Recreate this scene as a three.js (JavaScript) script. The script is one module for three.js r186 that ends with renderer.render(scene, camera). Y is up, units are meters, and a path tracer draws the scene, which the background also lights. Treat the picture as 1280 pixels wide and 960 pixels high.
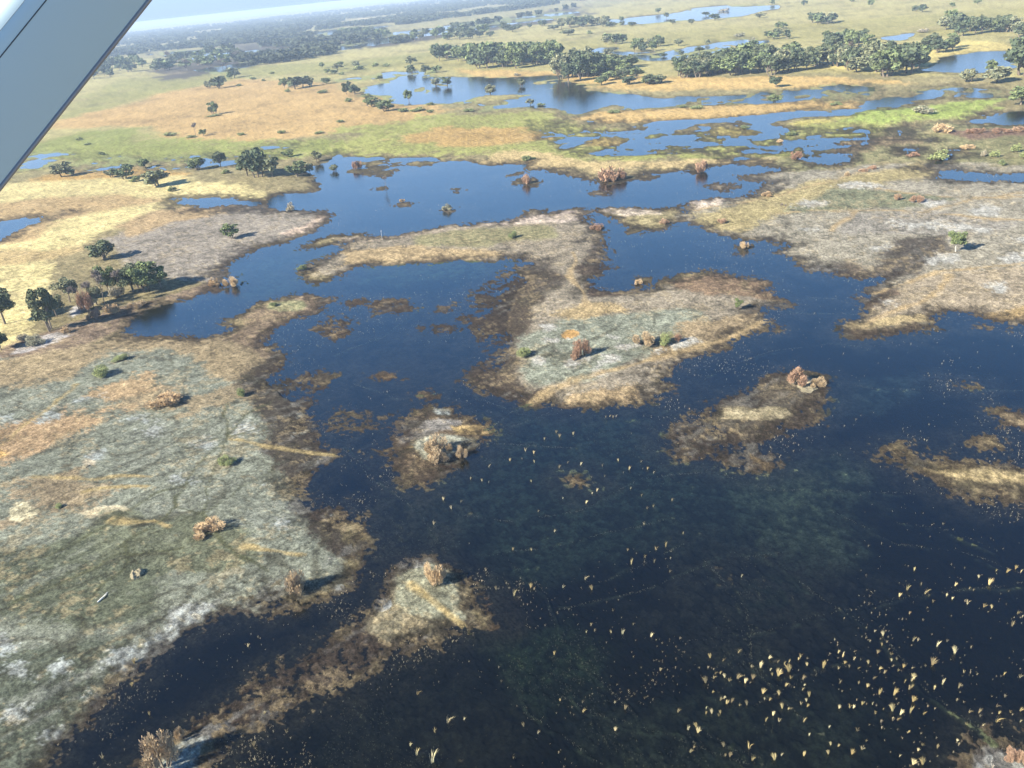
import * as THREE from 'three';
import { mergeGeometries } from 'three/addons/utils/BufferGeometryUtils.js';

// ------------------------------------------------------------------ camera, sky, sun, exposure
const scene = new THREE.Scene();
const camera = new THREE.PerspectiveCamera(49.5, 4 / 3, 0.1, 60000);
camera.position.set(0, 80, 0);
camera.rotation.order = 'YXZ';
camera.rotation.set(THREE.MathUtils.degToRad(-25.6), 0, THREE.MathUtils.degToRad(-6));
const renderer = new THREE.WebGLRenderer({ antialias: true });
renderer.toneMapping = THREE.LinearToneMapping;
renderer.toneMappingExposure = 3.15;
renderer.shadowMap.enabled = true;

const SUN = new THREE.Vector3(-0.77, 0.53, 0.39).normalize();
// clear dry-season sky: colour by elevation in degrees
const AIR = [[0, .185, .245, .325], [4, .215, .32, .47], [12, .125, .295, .57], [20, .062, .20, .47], [32, .028, .108, .30], [50, .012, .044, .12], [90, .010, .036, .10]];
const sky = (() => {
  const w = 512, h = 256, d = new Float32Array(w * h * 4);
  for (let j = 0; j < h; j++) {
    const el = ((j + 0.5) / h - 0.5) * Math.PI;
    const deg = Math.max(0, el) * 180 / Math.PI; let n = 0; while (n < AIR.length - 2 && deg > AIR[n + 1][0]) n++;
    let t = (deg - AIR[n][0]) / (AIR[n + 1][0] - AIR[n][0]); const mixed = (c) => AIR[n][c] + (AIR[n + 1][c] - AIR[n][c]) * t;
    for (let i = 0; i < w; i++) {
      const q = (j * w + i) * 4;
      d[q] = mixed(1); d[q + 1] = mixed(2); d[q + 2] = mixed(3);
      d[q + 3] = 1;
    }
  }
  const t = new THREE.DataTexture(d, w, h, THREE.RGBAFormat, THREE.FloatType);
  t.mapping = THREE.EquirectangularReflectionMapping; t.magFilter = t.minFilter = THREE.LinearFilter; t.needsUpdate = true;
  return t;
})();
scene.background = sky;
scene.environment = sky;
const sun = new THREE.DirectionalLight(new THREE.Color().setRGB(1, 0.92, 0.78), 5);
sun.position.copy(SUN).multiplyScalar(600).add(new THREE.Vector3(0, 0, -400));
sun.target.position.set(0, 0, -400); scene.add(sun, sun.target);
sun.castShadow = true; sun.shadow.mapSize.set(4096, 4096);
Object.assign(sun.shadow.camera, { left: -700, right: 700, top: 700, bottom: -700, near: 1, far: 2500 });
scene.fog = new THREE.FogExp2(new THREE.Color().setRGB(0.60, 0.76, 0.95), 0.00015);

// ------------------------------------------------------------------ the place, surveyed in metres (x east, z south of the point below the aircraft)
// OPS: water / land / marsh outlines in order; COLS: ground cover; WEED: plants under water; TRACKS: game trails
const OPS = [
["w",[-325.0,-600,-330.5,-640,-316.1,-638,-280.3,-596,-252.1,-585,-220.6,-554,-198.7,-549,-180.7,-548,-160.1,-533,-131.1,-517,-124.1,-500,-154.7,-502,-194.5,-511,-221.8,-533,-253.7,-545,-279.8,-578,-294.8,-564,-311.5,-565]],
["w",[-262.0,-409,-237.3,-407,-223.4,-414,-210.3,-406,-210.7,-391.6,-216.1,-379.6,-217.5,-368.2,-240.0,-370.3]],
["w",[-160.1,-422,-132.9,-415,-118.8,-398.4,-104.9,-387.3,-102.6,-377.0,-116.1,-387.5,-131.7,-392.9,-152.3,-410]],
["w",[-147.3,-560,-135.6,-559,-123.0,-542,-128.5,-537,-140.8,-547]],
["w",[-84.3,-953,-14.8,-878,29.0,-839,65.9,-815,69.4,-740,74.7,-681,100.4,-631,129.3,-569,123.1,-541,94.7,-552,88.2,-590,77.2,-578,59.8,-553,52.3,-598,33.1,-618,2.2,-617,-0.3,-645,-9.2,-676,-24.1,-674,-60.9,-694,-79.2,-757,-101.1,-813,-112.9,-871,-102.8,-930]],
["l",[-11.1,-673,-2.6,-718,21.1,-702,37.2,-683,18.9,-648,0.9,-644]],
["w",[-160.8,-998,-103.1,-1029,-57.9,-998,-59.2,-952,-85.2,-954,-122.2,-975,-156.4,-967]],
["w",[132.7,-583,183.8,-556,203.1,-556,229.1,-570,236.9,-538,229.6,-503,240.4,-482,223.2,-464,211.1,-471,206.2,-496,179.8,-518,151.3,-534,123.1,-541,90.2,-556]],
["w",[59.4,-509,82.8,-496,110.3,-485,144.5,-476,162.0,-479,180.9,-478,195.6,-470,211.1,-471,212.3,-466,195.3,-454,168.4,-456,145.6,-452,155.5,-431,138.6,-417,139.3,-437,123.5,-450,116.4,-444,103.9,-458,77.1,-470,59.9,-487]],
["w",[147.1,-987,164.7,-903,213.3,-937,250.7,-970,284.0,-985,293.5,-938,267.7,-888,223.3,-864,185.6,-816,154.2,-847,143.1,-922]],
["w",[136.6,-1070,152.4,-1059,141.9,-994,131.4,-1010]],
["w",[250.7,-1706,337.8,-1657,385.3,-1690,464,-1795,523,-1644,479,-1480,397.1,-1379,323.8,-1420,265.1,-1447,232.7,-1530]],
["w",[307.2,-590,346.2,-644,378.4,-655,389.1,-639,341.6,-556,315.3,-558]],
["w",[393.3,-838,422,-855,399.7,-812,382.4,-793]],
["w",[257.4,-510,279.0,-511,291.1,-475,280.4,-458,263.3,-473,246.5,-484]],
["w",[139.8,-362.4,149.4,-364.6,157.4,-363.7,150.5,-352.7,140.9,-347.3]],
["w",[195.8,-398.5,200.5,-403,191.6,-380.3,191.4,-371.7,184.6,-373.8]],
["w",[176.7,-356.3,182.8,-354.6,177.7,-346.3,173.0,-347.1]],
["w",[177.7,-323.7,184.5,-330.0,194.7,-345.6,196.3,-344.7,187.2,-330.2,180.0,-322.5]],
["w",[168.7,-319.0,174.8,-312.7,180.4,-300.9,192.6,-291.9,198.7,-283.4,196.1,-279.4,176.1,-293.2,166.4,-305.2]],
["w",[112.3,-386.0,125.0,-382.8,120.3,-365.9,106.5,-368.0]],
["w",[228.6,-404,260.8,-410,273.9,-399.7,261.2,-380.2,236.5,-387.8]],
["w",[-497,-1888,-457,-1923,-384.4,-1911,-236.0,-1849,-186.2,-1844,-171.4,-1686,-304.6,-1738,-397.2,-1744,-451,-1737]],
["w",[-482,-2719,-420,-2893,-333.7,-2920,-273.0,-2552,-408,-2358]],
["w",[-286.1,-1855,-206.4,-1881,-204.2,-2179,-72.0,-2086,11.8,-2351,167.5,-2292,238.9,-2314,209.0,-2031,35.8,-1872,-145.5,-1826,-254.6,-1639]],
["w",[-873,-2519,-722,-2383,-536,-1991,-488,-1747,-664,-2006]],
["w",[-465,-1509,-414,-1576,-347.0,-1558,-335.9,-1444,-391.4,-1341]],
["r",[-111.3,-955,-31.0,-856,5.9,-752,-21.1,-718,-71.5,-774]],
["r",[43.9,-808,70.6,-780,84.1,-667,68.7,-639,32.1,-727]],
["r",[134.4,-591,185.7,-563,227.1,-562,237.0,-525,240.7,-482,207.3,-467,170.9,-518,123.1,-541]],
["r",[50.6,-575,112.1,-494,176.1,-478,210.6,-464,167.2,-453,142.4,-443,152.9,-425,137.6,-415,102.9,-453,59.6,-482]],
["r",[-332.6,-604,-323.8,-646,-223.0,-563,-129.5,-518,-124.5,-495,-194.1,-509,-282.1,-555]],
["r",[259.7,-521,294.1,-480,278.2,-453,243.9,-479]],
["r",[-162.3,-1008,-62.3,-1013,-58.3,-933,-154.9,-958]],
["r",[147.1,-987,213.3,-937,299.4,-957,264.7,-881,184.0,-809,140.3,-905]],
["r",[-286.1,-1855,16.4,-2395,244.7,-2369,204.7,-1990,-143.1,-1793,-250.6,-1612]],
["r",[-528,-2030,-240.3,-1885,-180.0,-1778,-293.5,-1698,-456,-1744]],
["m",[23.0,-558,59.0,-546,105.0,-462,137.6,-415,157.7,-427,197.7,-426,170.9,-365.7,124.1,-373.3,92.5,-391.3,56.6,-401,32.0,-426,23.3,-480]],
["m",[-90.6,-472,-78.2,-497,-21.3,-456,11.1,-412,-20.3,-413,-51.4,-410,-63.2,-410,-77.6,-429]],
["l",[56.9,-537,79.3,-553,120.2,-529,189.0,-514,216.7,-484,205.6,-465,169.0,-484,124.5,-488,73.2,-512]],
["l",[162.3,-440,188.4,-453,194.6,-442,168.1,-433]],
["l",[139.6,-426,135.0,-420,127.6,-420,120.1,-424,115.1,-433,114.7,-442,119.3,-449,127.1,-449,134.9,-444,139.7,-435]],
["l",[71.1,-442,67.8,-436,61.8,-434,55.2,-438,50.4,-446,49.3,-456,52.5,-463,58.8,-465,65.7,-460,70.4,-452]],
["w",[-60.0,-73.4,-60.0,-75.5,-59.0,-78.7,-58.5,-81.7,-58.0,-84.8,-58.0,-87.6,-56.1,-89.4,-55.0,-92.8,-52.7,-95.2,-50.0,-96.8,-46.1,-98.5,-41.2,-99.5,-35.4,-99.3,-30.8,-100.6,-28.6,-102.1,-26.8,-105.4,-25.9,-110.3,-25.8,-116.9,-28.5,-121.7,-30.5,-120.6,-33.2,-125.3,-36.6,-124.9,-39.3,-127.2,-40.3,-132.7,-37.7,-137.8,-34.3,-143.4,-37.6,-147.3,-41.6,-154.9,-44.7,-162.8,-46.1,-171.0,-42.7,-177.4,-41.1,-182.8,-46.7,-185.1,-48.6,-181.9,-57.9,-185.6,-58.3,-191.3,-56.9,-197.5,-60.1,-205.7,-64.7,-214.3,-64.5,-220.2,-59.8,-226.3,-53.3,-225.1,-53.0,-232.9,-49.0,-237.9,-56.5,-243.9,-67.0,-247.1,-74.8,-244.5,-77.3,-234.8,-81.4,-229.4,-78.3,-218.1,-83.2,-219.4,-91.2,-222.9,-100.8,-224.3,-106.4,-227.1,-110.8,-237.9,-108.4,-246.1,-102.7,-251.6,-97.0,-252.8,-90.4,-259.1,-87.8,-266.3,-92.7,-287.3,-92.9,-309.5,-86.3,-312.4,-76.1,-318.6,-70.2,-325.7,-66.4,-336.5,-69.0,-357.9,-82.4,-365.1,-95.2,-369.3,-101.7,-381.1,-100.2,-393.2,-98.3,-402,-84.2,-403,-85.1,-425,-91.5,-446,-99.3,-459,-91.0,-474,-82.5,-504,-71.5,-461,-56.2,-418,-44.7,-424,-20.7,-429,15.2,-414,20.3,-397.5,31.6,-380.5,38.2,-368.4,52.1,-359.7,64.6,-361.8,80.9,-356.8,95.0,-358.0,108.7,-357.7,123.3,-355.1,124.7,-349.1,113.3,-345.0,103.5,-340.2,104.2,-321.6,102.4,-313.9,93.7,-307.2,84.8,-311.3,74.1,-310.9,69.7,-300.1,66.1,-292.1,64.0,-282.8,68.4,-277.8,71.9,-266.1,79.5,-256.3,85.1,-252.3,85.7,-241.4,83.3,-230.0,86.9,-222.7,89.8,-214.4,94.3,-209.5,100.8,-209.4,101.3,-207.2,96.3,-202.2,90.2,-194.9,86.5,-186.2,82.3,-182.1,78.2,-172.1,86.2,-170.9,91.1,-172.4,98.1,-173.9,100.3,-179.4,107.4,-178.4,109.5,-172.2,115.1,-168.1,130.4,-159.1,126.8,-102.2,71.6,-38.3,-5.6,-42.6,-53.1,-47.2,-60.4,-65.0]],
["l",[-69.7,-278.4,-61.5,-285.9,-54.9,-293.3,-58.8,-299.9,-66.3,-297.5,-73.4,-299.1,-77.8,-303.9,-68.1,-313.2,-58.4,-318.6,-49.5,-313.9,-36.8,-308.9,-21.6,-314.5,-11.4,-313.9,4.9,-307.2,11.4,-316.6,21.6,-312.3,31.9,-314.1,35.7,-303.8,35.0,-291.4,38.0,-284.7,34.6,-270.7,35.2,-260.1,36.2,-250.0,32.5,-247.1,34.5,-240.7,30.4,-239.7,28.4,-233.5,27.8,-226.4,32.2,-223.5,38.7,-221.5,45.9,-223.3,51.8,-229.4,61.6,-227.6,65.7,-221.1,72.5,-213.3,71.1,-205.8,71.7,-198.2,75.1,-193.6,72.8,-191.4,66.0,-193.4,65.2,-184.9,59.0,-179.9,52.0,-175.4,45.4,-171.6,40.2,-168.4,37.5,-166.9,35.1,-165.4,33.1,-162.6,34.4,-159.4,35.3,-156.4,33.6,-154.1,29.8,-152.8,24.9,-151.4,19.6,-151.1,16.0,-150.5,11.5,-151.2,8.8,-152.5,7.0,-154.4,5.5,-156.6,3.8,-156.6,1.2,-159.1,-2.0,-161.8,-6.1,-164.4,-8.9,-169.1,-8.7,-178.7,-4.8,-183.8,-6.7,-192.8,-7.2,-205.6,-7.7,-222.5,-10.0,-230.0,-4.5,-238.3,-1.1,-244.9,3.3,-251.5,9.7,-256.0,4.3,-261.4,-1.0,-258.9,-6.1,-263.3,-16.7,-266.2,-32.7,-266.5,-43.3,-266.7,-50.2,-258.9,-57.4,-255.6,-61.7,-259.4,-69.7,-273.9]],
["w",[-57.9,-303.8,-54.6,-303.7,-54.0,-299.2,-57.5,-299.5]],
["l",[39.2,-307.2,48.2,-307.0,62.2,-300.9,69.7,-305.1,70.3,-297.5,64.3,-281.6,58.3,-274.5,54.4,-273.0,44.4,-277.9,43.3,-288.0,39.1,-302.4]],
["l",[-20.3,-105.3,-17.9,-106.3,-15.3,-107.5,-11.8,-105.5,-10.2,-103.0,-7.7,-99.4,-7.0,-96.2,-5.5,-93.1,-6.3,-91.0,-9.3,-90.4,-13.1,-88.9,-13.7,-87.4,-19.0,-87.6,-20.1,-84.8,-23.4,-82.8,-26.7,-80.8,-28.2,-79.0,-31.7,-78.9,-34.4,-77.2,-37.8,-75.9,-38.6,-74.0,-39.1,-70.8,-41.2,-66.8,-48.4,-67.6,-49.2,-72.7,-47.6,-75.6,-44.5,-78.6,-42.2,-79.9,-40.4,-82.4,-37.8,-84.8,-34.6,-86.8,-30.0,-90.3,-27.4,-93.1,-26.3,-93.6,-25.5,-96.2,-23.6,-100.7]],
["l",[-24.7,-151.5,-23.7,-154.1,-21.6,-155.4,-20.4,-158.5,-18.1,-159.8,-13.3,-159.8,-11.9,-158.7,-10.5,-155.1,-8.5,-151.8,-8.0,-149.6,-4.9,-149.3,-4.1,-148.1,-5.9,-147.1,-3.5,-145.9,-5.8,-143.8,-6.0,-140.3,-7.2,-137.2,-9.0,-134.4,-11.4,-132.8,-14.6,-130.7,-17.1,-128.2,-18.5,-126.9,-21.1,-128.9,-23.5,-131.6,-24.0,-134.2,-27.8,-137.3,-26.7,-140.0,-28.7,-142.3,-31.9,-143.3,-28.3,-143.8,-24.1,-144.1,-24.9,-147.9]],
["l",[-38.9,-164.2,-31.7,-161.0,-26.4,-156.5,-28.9,-154.2,-33.9,-152.2,-38.1,-155.9]],
["l",[57.5,-156.9,51.8,-157.1,46.7,-152.9,38.9,-148.5,35.9,-145.6,33.1,-142.8,29.5,-140.4,27.1,-134.6,28.7,-128.4,33.0,-125.6,34.6,-123.3,41.2,-121.3,46.6,-122.0,48.1,-125.3,45.7,-129.8,48.6,-132.1,51.9,-134.8,56.6,-138.9,59.9,-143.6,65.0,-151.2,63.7,-156.6,60.9,-160.2,59.0,-159.8]],
["l",[63.7,-124.8,67.2,-125.2,70.7,-120.6,76.4,-117.6,82.9,-114.7,95.3,-109.5,88.9,-100.5,77.6,-105.9,71.5,-108.7,66.8,-112.0,64.2,-115.9,62.4,-118.8]],
["l",[79.4,-126.4,81.8,-127.4,84.0,-124.5,84.7,-121.6,82.4,-120.7,78.8,-122.8]],
["l",[88.2,-134.4,91.4,-133.7,96.9,-128.3,93.6,-123.1,88.6,-126.5,87.0,-129.9]],
["l",[87.6,-144.6,90.2,-145.4,91.4,-143.6,88.7,-142.5]],
["l",[11.9,-123.9,11.3,-122.9,10.2,-122.6,9.2,-123.3,8.8,-124.5,9.4,-125.5,10.6,-125.7,11.6,-125.0]],
["l",[-41.0,-231.3,-41.4,-229.8,-42.9,-229.3,-44.8,-229.9,-46.5,-231.4,-47.4,-233.2,-47.0,-234.8,-45.5,-235.3,-43.5,-234.7,-41.8,-233.2]],
["l",[-25.9,-222.7,-26.9,-220.4,-29.9,-219.7,-33.8,-220.8,-37.1,-223.4,-38.6,-226.6,-37.7,-229.0,-34.6,-229.8,-30.6,-228.6,-27.3,-225.9]],
["l",[-35.8,-220.0,-36.0,-218.9,-36.8,-218.4,-37.8,-218.7,-38.7,-219.7,-39.1,-220.9,-38.9,-222.0,-38.2,-222.4,-37.2,-222.1,-36.3,-221.2]],
["l",[-41.0,-211.2,-41.5,-206.9,-44.0,-205.0,-47.6,-206.0,-51.0,-209.5,-52.9,-214.5,-52.6,-219.0,-50.0,-221.2,-46.2,-220.1,-42.8,-216.2]],
["l",[-11.2,-202.2,-12.2,-200.5,-15.0,-200.1,-18.5,-201.1,-21.5,-203.1,-22.7,-205.4,-21.7,-207.1,-18.8,-207.6,-15.2,-206.6,-12.3,-204.5]],
["l",[-13.1,-218.9,-13.7,-216.8,-15.2,-215.9,-17.1,-216.5,-18.8,-218.4,-19.5,-220.8,-18.9,-222.9,-17.4,-223.9,-15.4,-223.3,-13.7,-221.4]],
["l",[-5.0,-209.7,-5.8,-208.2,-8.0,-207.7,-10.6,-208.5,-12.8,-210.2,-13.7,-212.2,-12.8,-213.8,-10.7,-214.2,-7.9,-213.4,-5.8,-211.7]],
["l",[-23.7,-176.6,-24.2,-175.2,-25.8,-174.7,-27.8,-175.1,-29.5,-176.5,-30.2,-178.3,-29.8,-179.7,-28.2,-180.3,-26.2,-179.8,-24.4,-178.4]],
["l",[-16.9,-164.9,-17.3,-163.2,-18.5,-162.3,-20.0,-162.7,-21.3,-164.1,-21.9,-166.1,-21.6,-167.9,-20.4,-168.8,-18.8,-168.5,-17.5,-167.0]],
["l",[44.0,-60.8,45.4,-61.9,47.6,-62.7,49.1,-63.0,51.6,-62.7,55.4,-61.7,51.5,-55.8,41.5,-57.0]],
["l",[-63.7,-442,-64.5,-438,-67.8,-438,-71.5,-442,-73.6,-447,-72.7,-451,-69.4,-451,-65.6,-448]],
["l",[-44.6,-388.8,-45.4,-385.6,-48.0,-385.4,-50.9,-388.2,-52.4,-392.5,-51.7,-395.8,-49.0,-396.1,-46.1,-393.1]],
["l",[-35.7,-356.2,-36.4,-353.8,-38.3,-353.6,-40.4,-355.6,-41.4,-358.8,-40.8,-361.2,-38.9,-361.5,-36.8,-359.4]],
["l",[-15.5,-334.7,-16.4,-332.2,-18.6,-332.0,-21.0,-334.2,-22.0,-337.5,-21.2,-340.0,-18.8,-340.2,-16.5,-338.0]],
["l",[19.4,-367.7,17.9,-364.3,14.9,-364.0,12.1,-367.1,11.1,-371.8,12.5,-375.4,15.6,-375.7,18.5,-372.5]],
["l",[-12.5,-375.0,-13.1,-373.0,-14.6,-372.7,-16.2,-374.4,-16.9,-377.1,-16.3,-379.2,-14.7,-379.4,-13.2,-377.7]],
["l",[47.1,-335.8,45.4,-333.0,42.5,-332.9,39.8,-335.6,39.1,-339.5,40.7,-342.4,43.8,-342.5,46.4,-339.7]],
["l",[66.0,-356.1,60.9,-351.7,51.2,-353.7,42.0,-361.1,38.7,-369.9,43.7,-374.7,54.1,-372.4,63.3,-364.6]],
["l",[94.3,-356.6,92.1,-353.6,88.7,-353.6,86.1,-356.7,85.7,-361.1,87.9,-364.3,91.4,-364.3,94.0,-361.1]],
["l",[94.9,-323.1,92.6,-319.7,89.2,-319.5,86.7,-322.5,86.6,-327.2,88.9,-330.8,92.4,-331.0,94.9,-327.8]],
["l",[-13.2,-368.8,-13.7,-367.4,-14.9,-367.2,-16.2,-368.5,-16.8,-370.5,-16.3,-372.0,-15.0,-372.1,-13.7,-370.8]],
["l",[41.1,-225.6,40.1,-223.9,38.6,-223.6,37.4,-224.8,37.1,-226.9,38.1,-228.7,39.6,-229.0,40.9,-227.7]],
["l",[71.6,-250.2,76.0,-252.1,80.1,-250.6,77.4,-241.9,72.5,-240.3,71.0,-246.0]],
["l",[13.7,-386.1,12.5,-384.5,9.9,-384.8,7.4,-387.1,6.4,-389.9,7.6,-391.6,10.2,-391.2,12.7,-388.9]],
["l",[17.9,-308.9,16.3,-305.4,12.9,-305.1,9.6,-308.1,8.5,-312.9,10.1,-316.6,13.6,-316.9,16.9,-313.7]],
["s",[-26.9,-93.3,-21.3,-89.6,-18.9,-87.4,-22.8,-82.4,-37.7,-74.7,-43.7,-78.6,-39.8,-83.4]],
["s",[-41.1,-166.6,-26.0,-157.5,-28.6,-149.3,-38.7,-151.5]],
["s",[12.6,-123.7,11.7,-122.2,10.1,-121.9,8.6,-122.8,8.2,-124.6,9.0,-126.1,10.7,-126.5,12.1,-125.5]],
["s",[28.7,-141.8,34.3,-145.7,42.1,-134.1,41.6,-118.8,26.4,-124.4]],
["s",[-40.0,-231.0,-40.5,-228.8,-42.4,-227.9,-44.9,-228.7,-47.2,-230.8,-48.4,-233.5,-47.9,-235.9,-46.0,-236.8,-43.4,-236.0,-41.1,-233.8]],
["s",[-24.7,-222.4,-25.9,-219.0,-29.4,-217.7,-33.9,-219.1,-37.9,-222.5,-39.8,-226.9,-38.8,-230.5,-35.2,-231.9,-30.4,-230.5,-26.4,-226.8]],
["s",[-39.7,-210.8,-40.3,-205.3,-43.3,-202.7,-47.7,-203.9,-51.8,-208.4,-54.3,-214.9,-54.0,-220.9,-50.8,-223.8,-46.1,-222.4,-41.8,-217.4]],
["s",[-10.1,-201.9,-11.4,-199.3,-14.7,-198.4,-18.8,-199.6,-22.3,-202.3,-23.8,-205.7,-22.6,-208.4,-19.2,-209.4,-14.9,-208.1,-11.4,-205.3]],
["s",[-12.2,-218.6,-12.9,-215.5,-14.9,-214.1,-17.4,-214.8,-19.4,-217.4,-20.4,-221.1,-19.7,-224.3,-17.7,-225.9,-15.1,-225.1,-13.0,-222.3]],
["s",[-4.1,-209.4,-5.1,-206.9,-7.7,-206.0,-10.9,-206.9,-13.5,-209.3,-14.5,-212.5,-13.6,-215.1,-10.9,-216.1,-7.7,-215.1,-5.1,-212.6]],
["s",[-23.0,-176.5,-23.6,-174.3,-25.4,-173.3,-27.9,-173.9,-30.0,-175.9,-31.0,-178.5,-30.5,-180.7,-28.6,-181.7,-26.0,-181.1,-23.9,-179.0]],
["s",[-16.2,-164.8,-16.7,-162.4,-18.2,-161.2,-20.2,-161.6,-21.9,-163.6,-22.7,-166.3,-22.2,-168.8,-20.7,-170.1,-18.6,-169.6,-16.9,-167.5]],
["s",[-8.8,-241.3,1.2,-247.3,6.8,-237.6,1.8,-205.9,-1.1,-185.3,-2.1,-159.5,-10.7,-165.5]],
["s",[62.9,-126.7,68.8,-124.1,65.4,-114.2,60.3,-117.7]],
["s",[-59.7,-186.0,-38.1,-185.3,-34.8,-159.5,-43.8,-161.5]]
];
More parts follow.
